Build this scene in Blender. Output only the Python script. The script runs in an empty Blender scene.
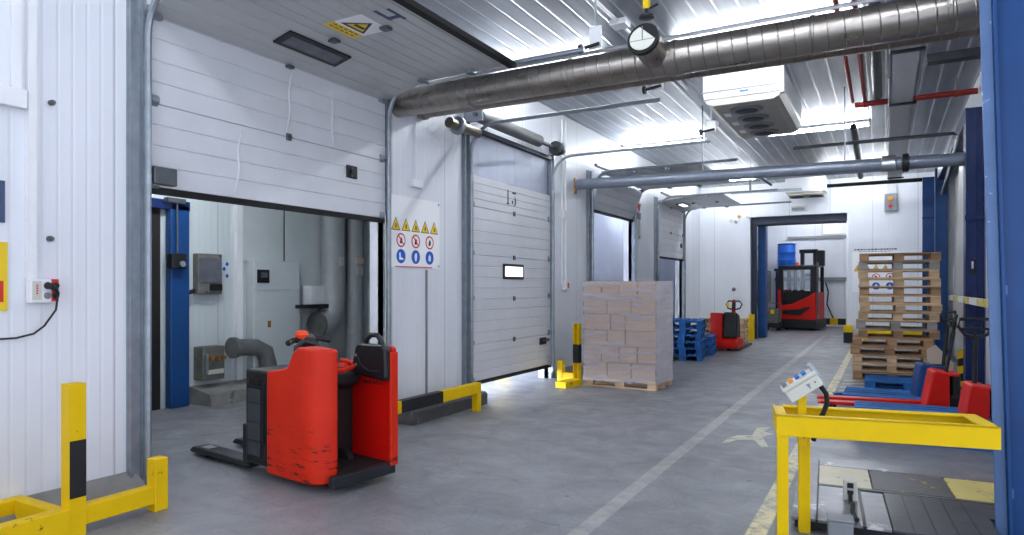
import bpy, bmesh, math, random
from mathutils import Vector, Matrix
random.seed(7)
SC = bpy.context.scene
COL = SC.collection
PI = math.pi
R = math.radians

# ------------------------------------------------------------------ materials
def srgb(r, g, b):
    f = lambda v: (v/255/12.92) if v/255 <= .04045 else ((v/255+.055)/1.055)**2.4
    return (f(r), f(g), f(b), 1)

class NT:
    def __init__(s, name):
        s.m = bpy.data.materials.new(name); s.m.use_nodes = True
        s.t = s.m.node_tree; s.t.nodes.clear()
        s.out = s.n('ShaderNodeOutputMaterial'); s.b = s.n('ShaderNodeBsdfPrincipled')
        s.l(s.b.outputs[0], s.out.inputs[0])
    def n(s, k, **kw):
        o = s.t.nodes.new(k)
        for a, v in kw.items(): setattr(o, a, v)
        return o
    def l(s, a, b): s.t.links.new(a, b)
    def val(s, sock, v):
        if hasattr(v, 'is_output') or isinstance(v, bpy.types.NodeSocket): s.l(v, sock)
        else: sock.default_value = v
    def math(s, op, a, b=0.0, c=None, clamp=False):
        o = s.n('ShaderNodeMath', operation=op); o.use_clamp = clamp
        s.val(o.inputs[0], a); s.val(o.inputs[1], b)
        if c is not None: s.val(o.inputs[2], c)
        return o.outputs[0]
    def mix(s, f, a, b, mode='MIX'):
        o = s.n('ShaderNodeMix', data_type='RGBA', blend_type=mode)
        s.val(o.inputs[0], f); s.val(o.inputs[6], a); s.val(o.inputs[7], b)
        return o.outputs[2]
    def noise(s, vec, scale, detail=3, rough=.55, dist=0):
        o = s.n('ShaderNodeTexNoise'); o.inputs['Scale'].default_value = scale
        o.inputs['Detail'].default_value = detail; o.inputs['Roughness'].default_value = rough
        o.inputs['Distortion'].default_value = dist
        s.l(vec, o.inputs['Vector']); return o.outputs['Fac']
    def ramp(s, v, lo, hi, a=0.0, b=1.0):
        o = s.n('ShaderNodeMapRange'); o.clamp = True
        s.val(o.inputs[0], v); o.inputs[1].default_value = lo; o.inputs[2].default_value = hi
        o.inputs[3].default_value = a; o.inputs[4].default_value = b
        return o.outputs[0]
    def pos(s): return s.n('ShaderNodeNewGeometry').outputs['Position']
    def obj(s): return s.n('ShaderNodeTexCoord').outputs['Object']
    def xyz(s, v):
        o = s.n('ShaderNodeSeparateXYZ'); s.l(v, o.inputs[0]); return o.outputs
    def mapped(s, v, sc):
        o = s.n('ShaderNodeMapping'); s.l(v, o.inputs[0]); o.inputs['Scale'].default_value = sc
        return o.outputs[0]
    def bump(s, h, strength, dist=.01):
        o = s.n('ShaderNodeBump'); o.inputs['Strength'].default_value = strength
        o.inputs['Distance'].default_value = dist; s.l(h, o.inputs['Height'])
        s.l(o.outputs[0], s.b.inputs['Normal'])

def mat(name, col, rough=.5, metal=0.0, var=.08, scale=4, bump=0.0, bscale=40, wear=None, rnd=0.0, spec=.4, stretch=None, lines=None, world=False, coat=0):
    t = NT(name); p = t.pos() if world else t.obj()
    v = t.mapped(p, stretch) if stretch else p
    n = t.noise(v, scale, 4)
    c = t.mix(t.ramp(n, .3, .7), tuple(x*(1-var) for x in col[:3])+(1,), tuple(min(1, x*(1+var)) for x in col[:3])+(1,))
    if rnd:
        oi = t.n('ShaderNodeObjectInfo')
        c = t.mix(1.0, c, t.n('ShaderNodeCombineColor').outputs[0], 'MULTIPLY') if False else c
        hs = t.n('ShaderNodeHueSaturation'); t.l(c, hs.inputs['Color'])
        t.l(t.ramp(oi.outputs['Random'], 0, 1, 1-rnd, 1+rnd), hs.inputs['Value']); c = hs.outputs[0]
    r = rough
    if wear:                                       # (colour, threshold, scale)
        w = t.noise(p, wear[2], 6, .7)
        k = t.ramp(w, wear[1], wear[1]+.05)
        c = t.mix(k, c, wear[0]); r = t.ramp(k, 0, 1, rough, .7)
    h = None
    if lines:                                      # (axis, pitch, half width, darkening, depth)
        ax, pitch, wd, dk, dep = lines
        q = t.xyz(t.pos())[ax]
        fr = t.math('FRACT', t.math('DIVIDE', q, pitch))
        d = t.math('ABSOLUTE', t.math('SUBTRACT', fr, .5))
        k = t.ramp(d, .5-wd/pitch, .5)
        c = t.mix(k, c, tuple(x*dk for x in col[:3])+(1,))
        h = t.math('MULTIPLY', k, -1.0)
        t.bump(h, dep, .01)
    if bump and not lines:
        t.bump(t.noise(v, bscale, 4), bump)
    t.l(c, t.b.inputs['Base Color'])
    t.val(t.b.inputs['Roughness'], r); t.b.inputs['Metallic'].default_value = metal
    t.b.inputs['Specular IOR Level'].default_value = spec
    if coat: t.b.inputs['Coat Weight'].default_value = coat
    return t.m

def emis(name, col, s):
    t = NT(name); t.b.inputs['Base Color'].default_value = col
    t.b.inputs['Emission Color'].default_value = col; t.b.inputs['Emission Strength'].default_value = s
    return t.m

WHITE = srgb(230, 233, 240)
def wallmat(name, ax, col=WHITE):
    t = NT(name); p = t.pos(); x = t.xyz(p)
    def line(pitch, wd, off=0.0):
        fr = t.math('FRACT', t.math('DIVIDE', t.math('ADD', x[ax], off), pitch))
        return t.ramp(t.math('ABSOLUTE', t.math('SUBTRACT', fr, .5)), .5-wd/pitch, .5)
    a = line(.1, .016); b = line(1.1, .012, .3)
    n = t.noise(t.mapped(p, (1, 1, .35)), 1.6, 5)
    c = t.mix(t.ramp(n, .25, .75), tuple(v*.9 for v in col[:3])+(1,), col)
    c = t.mix(t.math('MULTIPLY', a, .07), c, (.35, .37, .4, 1))
    c = t.mix(t.math('MULTIPLY', b, .6), c, (.25, .26, .28, 1))
    dirt = t.math('MULTIPLY', t.ramp(x[2], 0.1, .7, 1, 0), t.ramp(t.noise(p, 3, 5), .35, .75))
    c = t.mix(t.math('MULTIPLY', dirt, .35), c, (.3, .29, .27, 1))
    t.l(c, t.b.inputs['Base Color']); t.b.inputs['Roughness'].default_value = .42
    t.bump(t.math('MULTIPLY', t.math('MAXIMUM', a, b), -1.0), .2, .01)
    return t.m

def floormat():
    t = NT('concrete_floor'); p = t.pos(); x = t.xyz(p)
    n1 = t.noise(p, .5, 5, .6); n2 = t.noise(p, 2.6, 6, .65, .6); n3 = t.noise(p, 38, 3)
    c = t.mix(t.ramp(n1, .3, .7), srgb(112, 113, 116), srgb(140, 141, 146))
    c = t.mix(t.math('MULTIPLY', t.ramp(n2, .5, .75), .35), c, srgb(96, 97, 100))
    c = t.mix(t.math('MULTIPLY', t.ramp(n2, .48, .28), .28), c, srgb(164, 165, 168))
    c = t.mix(t.math('MULTIPLY', t.ramp(n3, .55, .7), .4), c, srgb(74, 74, 76))
    # drag marks along the hall
    st = t.noise(t.mapped(p, (.5, 3.2, 1)), 2.2, 6, .7)
    c = t.mix(t.math('MULTIPLY', t.ramp(st, .55, .68), .35), c, srgb(86, 87, 90))
    sk = t.noise(t.mapped(p, (1.0, .8, 1)), .7, 2, .4, 1.5)
    ln = t.ramp(t.math('ABSOLUTE', t.math('SUBTRACT', sk, .52)), 0, .004, 1, 0)
    c = t.mix(t.math('MULTIPLY', ln, .35), c, srgb(60, 60, 64))
    # small pits
    vo = t.n('ShaderNodeTexVoronoi'); vo.inputs['Scale'].default_value = 1.6; t.l(p, vo.inputs['Vector'])
    c = t.mix(t.ramp(vo.outputs['Distance'], .02, .05, .7, 0), c, srgb(70, 70, 72))
    # worn painted lane lines
    wr = t.noise(p, 5.5, 6, .75)
    def lane(x0, hw, y0, y1, colr, lo, hi, amt):
        nonlocal c
        m = t.ramp(t.math('ABSOLUTE', t.math('SUBTRACT', x[0], x0)), hw, hw+.012, 1, 0)
        m = t.math('MULTIPLY', m, t.math('MULTIPLY', t.ramp(x[1], y0, y0+.05), t.ramp(x[1], y1, y1+.05, 1, 0)))
        m = t.math('MULTIPLY', m, t.ramp(wr, lo, hi, amt, .12))
        c = t.mix(m, c, colr)
    lane(-1.735, .055, 1, 24, srgb(190, 189, 182), .42, .66, .6)
    lane(-.73, .055, 2, 20, srgb(222, 208, 160), .45, .60, .95)
    t.l(c, t.b.inputs['Base Color'])
    t.l(t.ramp(n2, .3, .7, .34, .52), t.b.inputs['Roughness'])
    t.b.inputs['Specular IOR Level'].default_value = .45
    t.bump(t.math('ADD', t.math('MULTIPLY', n3, .5), n2), .12, .01)
    return t.m

def ceilmat():
    t = NT('ceiling_panel'); p = t.pos(); x = t.xyz(p)
    def line(pitch, wd):
        fr = t.math('FRACT', t.math('DIVIDE', x[0], pitch))
        return t.ramp(t.math('ABSOLUTE', t.math('SUBTRACT', fr, .5)), .5-wd/pitch, .5)
    a = line(.24, .02); n = t.noise(t.mapped(p, (3, .25, 1)), 2, 5)
    c = t.mix(t.ramp(n, .3, .7), srgb(128, 132, 138), srgb(166, 170, 178))
    c = t.mix(t.math('MULTIPLY', a, .6), c, srgb(215, 218, 224))
    t.l(c, t.b.inputs['Base Color']); t.b.inputs['Metallic'].default_value = .7
    t.b.inputs['Roughness'].default_value = .38
    t.bump(t.math('MULTIPLY', a, -1.0), .5, .012)
    return t.m

def ductmat(name, col, sp=.13, rough=.28):
    t = NT(name); p = t.pos(); x = t.xyz(p)
    n = t.noise(t.mapped(p, (2, 6, 6)), 2, 4)
    q = t.math('ADD', x[0], t.math('MULTIPLY', t.math('ADD', x[2], x[1]), .12))
    fr = t.math('FRACT', t.math('DIVIDE', q, sp))
    k = t.ramp(t.math('ABSOLUTE', t.math('SUBTRACT', fr, .5)), .44, .5)
    c = t.mix(t.ramp(n, .3, .7), tuple(v*.75 for v in col[:3])+(1,), col)
    c = t.mix(t.math('MULTIPLY', k, .6), c, tuple(v*.25 for v in col[:3])+(1,))
    t.l(c, t.b.inputs['Base Color']); t.b.inputs['Metallic'].default_value = .9
    t.l(t.ramp(n, .3, .7, rough, rough+.14), t.b.inputs['Roughness'])
    t.bump(k, .4, .01)
    return t.m

def filmmat():
    t = NT('stretch_film'); p = t.obj()
    n = t.noise(t.mapped(p, (.5, .5, 4)), 3, 3, .5, .8)
    t.b.inputs['Base Color'].default_value = srgb(232, 230, 240); t.b.inputs['Roughness'].default_value = .18
    t.bump(n, .8, .02)
    tr = t.n('ShaderNodeBsdfTransparent'); ms = t.n('ShaderNodeMixShader')
    lw = t.n('ShaderNodeLayerWeight'); lw.inputs[0].default_value = .35; t.l(t.math('ADD', t.ramp(n, .35, .75, .16, .36), t.math('MULTIPLY', lw.outputs['Facing'], 1.0), None, True), ms.inputs[0]); t.l(tr.outputs[0], ms.inputs[1]); t.l(t.b.outputs[0], ms.inputs[2])
    t.l(ms.outputs[0], t.out.inputs[0])
    return t.m

def redmat():
    t = NT('worn_red_paint'); p = t.obj(); x = t.xyz(p)
    n = t.noise(p, 3, 4); c = t.mix(t.ramp(n, .3, .7), srgb(196, 32, 6), srgb(212, 42, 9))
    sc = t.noise(t.mapped(p, (1.5, 1.5, 9)), 3.2, 7, .75)
    low = t.ramp(x[2], .15, .75, 1, 0)
    k = t.math('MULTIPLY', t.ramp(t.math('ADD', sc, t.math('MULTIPLY', low, .15)), .69, .72), .9)
    c = t.mix(k, c, srgb(60, 24, 18))
    k2 = t.ramp(t.noise(t.mapped(p, (1, 1, 5)), 5, 6, .7), .64, .70)
    c = t.mix(t.math('MULTIPLY', k2, .5), c, srgb(150, 30, 12))
    t.l(c, t.b.inputs['Base Color']); t.b.inputs['Roughness'].default_value = .45; t.b.inputs['Specular IOR Level'].default_value = .3
    return t.m

def glassmat(name, tint=(.9, .95, 1, 1), f=.25, rough=.05):
    t = NT(name); t.b.inputs['Base Color'].default_value = tint; t.b.inputs['Roughness'].default_value = rough
    tr = t.n('ShaderNodeBsdfTransparent'); tr.inputs[0].default_value = tint; ms = t.n('ShaderNodeMixShader')
    ms.inputs[0].default_value = f
    t.l(tr.outputs[0], ms.inputs[1]); t.l(t.b.outputs[0], ms.inputs[2]); t.l(ms.outputs[0], t.out.inputs[0])
    return t.m

DIRT = srgb(38, 34, 30)
M = dict(
 wall_y=wallmat('white_panel_left', 1), wall_x=wallmat('white_panel_end', 0),
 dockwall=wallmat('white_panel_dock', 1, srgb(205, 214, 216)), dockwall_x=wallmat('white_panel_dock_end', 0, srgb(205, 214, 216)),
 floor=floormat(), ceil=ceilmat(),
 duct=ductmat('spiral_duct_metal', srgb(160, 154, 147), .13, .26), duct2=ductmat('spiral_duct_metal_rear', srgb(142, 132, 122)),
 leaf=mat('door_leaf_white', srgb(206, 208, 213), .45, 0, .05, 2, .05, 8, wear=(srgb(150, 150, 150), .73, 7)),
 leaf_shaded=mat('door_leaf_grey', srgb(186, 188, 188), .36, .2, .06, 1.5),  # same leaf hung overhead, underside shade put into a greyer colour
 galv=mat('galvanised_steel', srgb(146, 154, 162), .38, .6, .14, 9, world=True),
 galvdk=mat('dark_galvanised_steel', srgb(104, 108, 112), .4, .75, .15, 7),
 alu=mat('aluminium', srgb(196, 200, 206), .3, .85, .06, 6),
 alujamb=mat('brushed_jamb', srgb(190, 188, 186), .4, .35, .06, 3),
 shutter=mat('grey_sheet_steel', srgb(160, 166, 182), .4, .3, .08, 2, lines=(1, .55, .006, .5, .4)),
 dockshut=mat('pale_shutter', srgb(222, 227, 242), .5, 0, .06, 1.2, lines=(1, .2, .01, .85, .3)),
 conc=mat('kerb_concrete', srgb(128, 127, 124), .8, 0, .2, 5, .4, 25, wear=(srgb(70, 70, 70), .64, 4)),
 kerbdk=mat('kerb_dark_face', srgb(84, 84, 84), .75, 0, .2, 5, .3, 25, wear=(srgb(150, 148, 142), .64, 5)),
 yellow=mat('worn_yellow_paint', srgb(226, 186, 4), .5, 0, .06, 5, wear=(DIRT, .625, 8), spec=.2),
 yellowc=mat('clean_yellow_paint', srgb(232, 194, 2), .45, 0, .05, 5, wear=(DIRT, .70, 10), spec=.2),
 black=mat('black_paint', srgb(26, 27, 30), .5, 0, .2, 6, wear=(srgb(110, 108, 104), .73, 12)),
 plastic=mat('black_plastic', srgb(24, 25, 28), .42, 0, .15, 8, .08, 80),
 rubber=mat('black_rubber', srgb(20, 20, 21), .75, 0, .15, 8),
 steelblk=mat('dark_steel', srgb(44, 46, 50), .42, .4, .2, 6, wear=(srgb(120, 120, 122), .74, 10)),
 red=redmat(),
 redin=mat('red_panel_paint', srgb(196, 16, 8), .42, 0, .06, 4, wear=(srgb(60, 12, 10), .72, 7), spec=.25),
 red2=mat('red_paint', srgb(206, 26, 16), .42, 0, .06, 4, wear=(srgb(180, 170, 160), .74, 14), spec=.25),
 orange=mat('orange_plastic', srgb(235, 70, 15), .4),
 blue=mat('blue_steel_paint', srgb(12, 66, 124), .42, .0, .12, 2.2, wear=(srgb(92, 124, 160), .74, 5)),
 bluepost=mat('scuffed_blue_flange', srgb(84, 112, 155), .4, .2, .12, 3, wear=(srgb(176, 186, 200), .64, 18)),
 bluedk=mat('dark_blue_paint', srgb(12, 38, 92), .4, .1, .15, 2),
 navy=mat('navy_header', srgb(44, 50, 66), .45, .3, .2, 3),
 wood=mat('pallet_wood', srgb(214, 182, 144), .8, 0, .22, 3, .2, 30, rnd=.22, stretch=(1, 6, 6)),
 woodbr=mat('brown_pallet_wood', srgb(172, 136, 102), .82, 0, .25, 3, .2, 30, rnd=.25, stretch=(1, 6, 6)),
 woodgr=mat('grey_pallet_wood', srgb(164, 158, 152), .85, 0, .2, 3, .2, 30, rnd=.18, stretch=(1, 6, 6)),
 woodbl=mat('blue_pallet_wood', srgb(24, 98, 168), .65, 0, .2, 3, .2, 30, rnd=.25, stretch=(1, 6, 6), wear=(srgb(110, 130, 150), .7, 9)),
 card=mat('carton_board', srgb(186, 158, 132), .75, 0, .05, 3, .06, 20, rnd=.06),
 cardw=mat('carton_sheet', srgb(214, 196, 176), .8, 0, .05, 3),
 film=filmmat(), glass=glassmat('cab_glass'), glowpane=emis('glowing_window_pane', (.9, .95, 1, 1), 1.1),  # door window panes glow by themselves, their brightness put into the material
 darkglass=mat('smoked_pane', srgb(92, 96, 104), .2, 0, .2, 6),
 daylight=emis('daylight_glow_panel', (.84, .91, 1, 1), 34.0), tube=emis('lit_tube', (.90, .95, 1, 1), 46.0), tubedim=emis('lit_tube_bay', (.86, .92, 1, 1), 24.0),
 white=mat('white_enamel', srgb(232, 233, 236), .4, 0, .03, 3), offwhite=mat('offwhite_plastic', srgb(202, 202, 192), .45, 0, .04, 4),
 beige=mat('cooler_tray', srgb(170, 168, 158), .45, .1, .06, 3), fan=mat('fan_grille', srgb(52, 54, 60), .5, .3, .2, 30),
 grey=mat('grey_enamel', srgb(132, 136, 140), .5, .1, .1, 4), greypipe=mat('grey_pipe_paint', srgb(128, 136, 150), .35, .3, .08, 5),
 sign=mat('sign_white', srgb(244, 244, 246), .35, 0, .01, 3), signy=mat('sign_yellow', srgb(236, 200, 24), .4, 0, .02, 3),
 signr=mat('sign_red', srgb(206, 40, 36), .4, 0, .02, 3), signb=mat('sign_blue', srgb(16, 92, 190), .4, 0, .02, 3), signk=mat('sign_black', srgb(30, 30, 34), .5),
 signdb=mat('sign_slate', srgb(62, 78, 110), .5),
 boxgr=mat('dusty_grey_metal', srgb(112, 112, 106), .55, .3, .25, 8, wear=(srgb(60, 50, 34), .62, 12)),
 cabinet=mat('scuffed_white_cabinet', srgb(198, 206, 206), .45, 0, .04, 3, wear=(srgb(120, 96, 60), .71, 6)),
 lagging=mat('lagged_duct', srgb(168, 172, 174), .45, .15, .12, 4), dkpipe=mat('dark_grey_pipe', srgb(118, 120, 120), .5, .4, .15, 5),
 redpipe=mat('red_sprinkler_pipe', srgb(150, 42, 34), .45, .1, .1, 5), tray=mat('perforated_tray', srgb(196, 197, 200), .5, .15, .1, 20),
 plate=mat('worn_steel_plate', srgb(126, 127, 132), .34, .35, .25, 3, .15, 20, wear=(srgb(205, 206, 208), .6, 3.5)),
 plateblk=mat('dark_chequer_plate', srgb(70, 72, 78), .38, .35, .25, 4, .15, 20, wear=(srgb(140, 140, 140), .68, 8)),
 bandy=mat('worn_yellow_band', srgb(214, 196, 112), .5, 0, .1, 4, wear=(srgb(150, 146, 130), .56, 7)),
 bandw=mat('worn_cream_band', srgb(214, 206, 180), .5, 0, .1, 4, wear=(srgb(140, 138, 132), .6, 6)),
 bandk=mat('worn_black_band', srgb(88, 88, 90), .45, .1, .15, 4, wear=(srgb(206, 176, 70), .64, 6)),
 mark=mat('worn_floor_paint', srgb(200, 196, 178), .6, 0, .1, 4, wear=(srgb(140, 141, 144), .58, 9)),
 brass=mat('brass', srgb(176, 120, 50), .35, .7), btnblue=mat('blue_button', srgb(24, 110, 190), .4), btnorg=mat('orange_button', srgb(240, 150, 20), .4),
)

# ------------------------------------------------------------------ mesh helpers
class MB:
    def __init__(s): s.bm = bmesh.new(); s.M = Matrix()
    def _tr(s, vs):
        for v in vs: v.co = s.M @ v.co
    def box(s, x0, x1, y0, y1, z0, z1):
        vs = [s.bm.verts.new(s.M @ Vector(c)) for c in ((x0,y0,z0),(x1,y0,z0),(x1,y1,z0),(x0,y1,z0),(x0,y0,z1),(x1,y0,z1),(x1,y1,z1),(x0,y1,z1))]
        for f in ((3,2,1,0),(4,5,6,7),(0,1,5,4),(1,2,6,5),(2,3,7,6),(3,0,4,7)): s.bm.faces.new([vs[i] for i in f])
        return s
    def prism(s, poly, axis, a0, a1):
        # poly: (p,q) in the two other axes in order; axis 0,1,2
        def mk(p, q, a):
            return Vector((a,p,q)) if axis == 0 else (Vector((p,a,q)) if axis == 1 else Vector((p,q,a)))
        A = [s.bm.verts.new(s.M @ mk(p,q,a0)) for p,q in poly]; B = [s.bm.verts.new(s.M @ mk(p,q,a1)) for p,q in poly]
        n = len(poly); fs = [s.bm.faces.new(A), s.bm.faces.new(B[::-1])]
        for i in range(n): fs.append(s.bm.faces.new((A[i], B[i], B[(i+1)%n], A[(i+1)%n])))
        return s
    def tube(s, pts, r, n=10, cap=True, rs=None):
        pts = [Vector(p) for p in pts]; rings = []; up = None
        for i, p in enumerate(pts):
            d = (pts[min(i+1,len(pts)-1)] - pts[max(i-1,0)]).normalized()
            if up is None:
                up = Vector((0,0,1)) if abs(d.z) < .9 else Vector((0,1,0))
            a = d.cross(up)
            if a.length < 1e-4: a = d.orthogonal()
            a.normalize(); b = a.cross(d).normalized(); up = b
            rr = rs[i] if rs else r
            rings.append([s.bm.verts.new(s.M @ (p + a*rr*math.cos(2*PI*k/n) + b*rr*math.sin(2*PI*k/n))) for k in range(n)])
        for A, B in zip(rings, rings[1:]):
            for k in range(n): s.bm.faces.new((A[k], A[(k+1)%n], B[(k+1)%n], B[k]))
        if cap: s.bm.faces.new(rings[0][::-1]); s.bm.faces.new(rings[-1])
        return s
    def cyl(s, p0, p1, r, n=16, r2=None): return s.tube([p0, p1], r, n, True, [r, r if r2 is None else r2])
    def lathe(s, prof, n=20, axis=2, at=(0,0,0)):
        at = Vector(at); rings = []
        for r, h in prof:
            ring = []
            for k in range(n):
                a = 2*PI*k/n; u, w = r*math.cos(a), r*math.sin(a)
                v = Vector((u,w,h)) if axis == 2 else (Vector((u,h,w)) if axis == 1 else Vector((h,u,w)))
                ring.append(s.bm.verts.new(s.M @ (at+v)))
            rings.append(ring)
        for A, B in zip(rings, rings[1:]):
            for k in range(n): s.bm.faces.new((A[k], A[(k+1)%n], B[(k+1)%n], B[k]))
        s.bm.faces.new(rings[0][::-1]); s.bm.faces.new(rings[-1])
        return s
    def mesh(s, name, m, smooth=False):
        bmesh.ops.recalc_face_normals(s.bm, faces=s.bm.faces[:])
        if smooth:
            for e in s.bm.edges:
                if len(e.link_faces) == 2 and e.calc_face_angle(0) > R(38): e.smooth = False
            for f in s.bm.faces: f.smooth = True
        me = bpy.data.meshes.new(name); s.bm.to_mesh(me); s.bm.free()
        me.materials.append(M[m]); return me
    def build(s, name, m, parent=None, smooth=False, bevel=0, seg=2, loc=None, rz=0, label=None):
        o = bpy.data.objects.new(name, s.mesh(name, m, smooth)); COL.objects.link(o)
        if parent: o.parent = parent
        if loc: o.location = loc
        if rz: o.rotation_euler.z = rz
        if label: o['label'] = label
        if bevel:
            b = o.modifiers.new('bevel', 'BEVEL'); b.width = bevel; b.segments = seg; b.limit_method = 'ANGLE'; b.angle_limit = R(40)
        return o

def bx(*a): return MB().box(*a)
def tag(o, label, cat, group=None):
    o['label'] = label; o['category'] = cat
    if group: o['group'] = group
    return o
def thing(name, label, cat, loc=(0,0,0), rz=0, group=None):
    o = bpy.data.objects.new(name, None); COL.objects.link(o); o.empty_display_size = .1
    o.location = loc; o.rotation_euler.z = rz
    return tag(o, label, cat, group)
def struct(o): o['kind'] = 'structure'; return o
def sempty(name, loc=(0,0,0)):
    o = bpy.data.objects.new(name, None); COL.objects.link(o); o.location = loc; return struct(o)
def dup(root, loc, rz=None, label=None):
    r = root.copy(); COL.objects.link(r); r.location = loc
    if rz is not None: r.rotation_euler.z = rz
    if label: r['label'] = label
    for ch in list(root.children):
        c = ch.copy(); COL.objects.link(c); c.parent = r
        for g in list(ch.children):
            d = g.copy(); COL.objects.link(d); d.parent = c
    return r
def arc(c, r, a0, a1, n, plane='xz', k=0.0):
    out = []
    for i in range(n+1):
        a = R(a0+(a1-a0)*i/n); u, w = c[0]+r*math.cos(a), c[1]+r*math.sin(a)
        out.append((u,k,w) if plane == 'xz' else ((k,u,w) if plane == 'yz' else (u,w,k)))
    return out

WX = -5.15            # inner face of the dock-door wall
CZ = 4.75             # ceiling
FY = 21.6             # far wall
RX = 1.22             # right wall

# ------------------------------------------------------------------ the shell
struct(bx(-9.5, 4, -4, 34, -.2, 0).build('floor', 'floor'))
struct(bx(-9.5, 4, -4, FY+.2, CZ, CZ+.15).build('ceiling', 'ceil'))
DOORS = [(3.21, 6.14), (7.93, 10.56), (12.38, 14.98), (16.8, 19.4)]
w = MB(); ys = [-4] + [v for d in DOORS for v in d] + [FY]
for i in range(0, len(ys), 2): w.box(WX-.2, WX, ys[i], ys[i+1], 0, CZ)
for d in DOORS: w.box(WX-.2, WX, d[0], d[1], 3.86, CZ)
struct(w.build('wall_left', 'wall_y'))
OX0, OX1, OZ = -3.63, -.95, 3.75
w = MB(); w.box(WX-.2, OX0, FY, FY+.2, 0, CZ); w.box(OX1, RX+.3, FY, FY+.2, 0, CZ); w.box(OX0, OX1, FY, FY+.2, OZ, CZ)
struct(w.build('wall_far', 'wall_x'))
w = MB(); w.box(RX, RX+.2, 9.6, 11.3, 0, CZ); w.box(RX, RX+.2, 11.3, 17.9, 4.2, CZ); w.box(RX, RX+.2, 17.9, FY, 0, CZ); w.box(RX+.2, RX+.4, 11, 18.2, 0, 4.3)
w.box(RX, RX+.2, 5.6, 9.6, 0, CZ)
struct(w.build('wall_right', 'wall_y'))

# kerbs (concrete plinths along the dock wall)
def kerb(name, y0, y1, xo, h, m='conc', top=.0):
    p = [(WX-.02, 0), (xo, 0), (xo, h-.03), (xo-.03, h), (WX-.02, h+top)]
    return struct(MB().prism(p, 1, y0, y1).build(name, m))
kerb('baseboard_left', -4, 3.16, -5.0, .08, 'conc', .1)
kerb('baseboard_left.001', 6.2, 7.86, -4.76, .17, 'kerbdk', .03)
kerb('baseboard_left.002', 10.66, 12.26, -4.9, .12, 'conc')

# door jambs of folded sheet steel
def jamb(i, y0, y1, h=3.9):
    m = MB(); m.box(WX-.08, WX+.035, y0, y1, 0, h)
    m.box(WX+.03, WX+.06, y0, y0+.02, 0, h); m.box(WX+.03, WX+.075, y1-.03, y1, 0, h)
    struct(m.build('trim_%d' % i, 'galv'))
for i, d in enumerate(DOORS):
    jamb(2*i+1, d[0]-.12, d[0]); jamb(2*i+2, d[1], d[1]+(.1 if i else .05))

# ------------------------------------------------------------------ sectional dock doors
def section(name, P0, P1, y0, y1, m, parent, ribs=4, th=.04):
    """one door section: ribbed panel from P0 to P1 (x,z), inner face towards the hall"""
    P0, P1 = Vector(P0), Vector(P1); d = (P1-P0); L = d.length; d.normalize(); nrm = Vector((d.y, -d.x))
    pts = [(0.0008, 0), ]
    for k in range(1, ribs):
        s = L*k/ribs; pts += [(s-.009, 0), (s, -.009), (s+.009, 0)]
    pts = [(.0008, -.012), (.006, 0)] + pts[1:] + [(L-.006, 0), (L-.0008, -.012)]
    poly = [P0 + d*a + nrm*b for a, b in pts] + [P0+d*(L-.0008)-nrm*th, P0+d*.0008-nrm*th]
    return MB().prism([(p.x, p.y) for p in poly], 1, y0, y1).build(name, m, parent)

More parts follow.
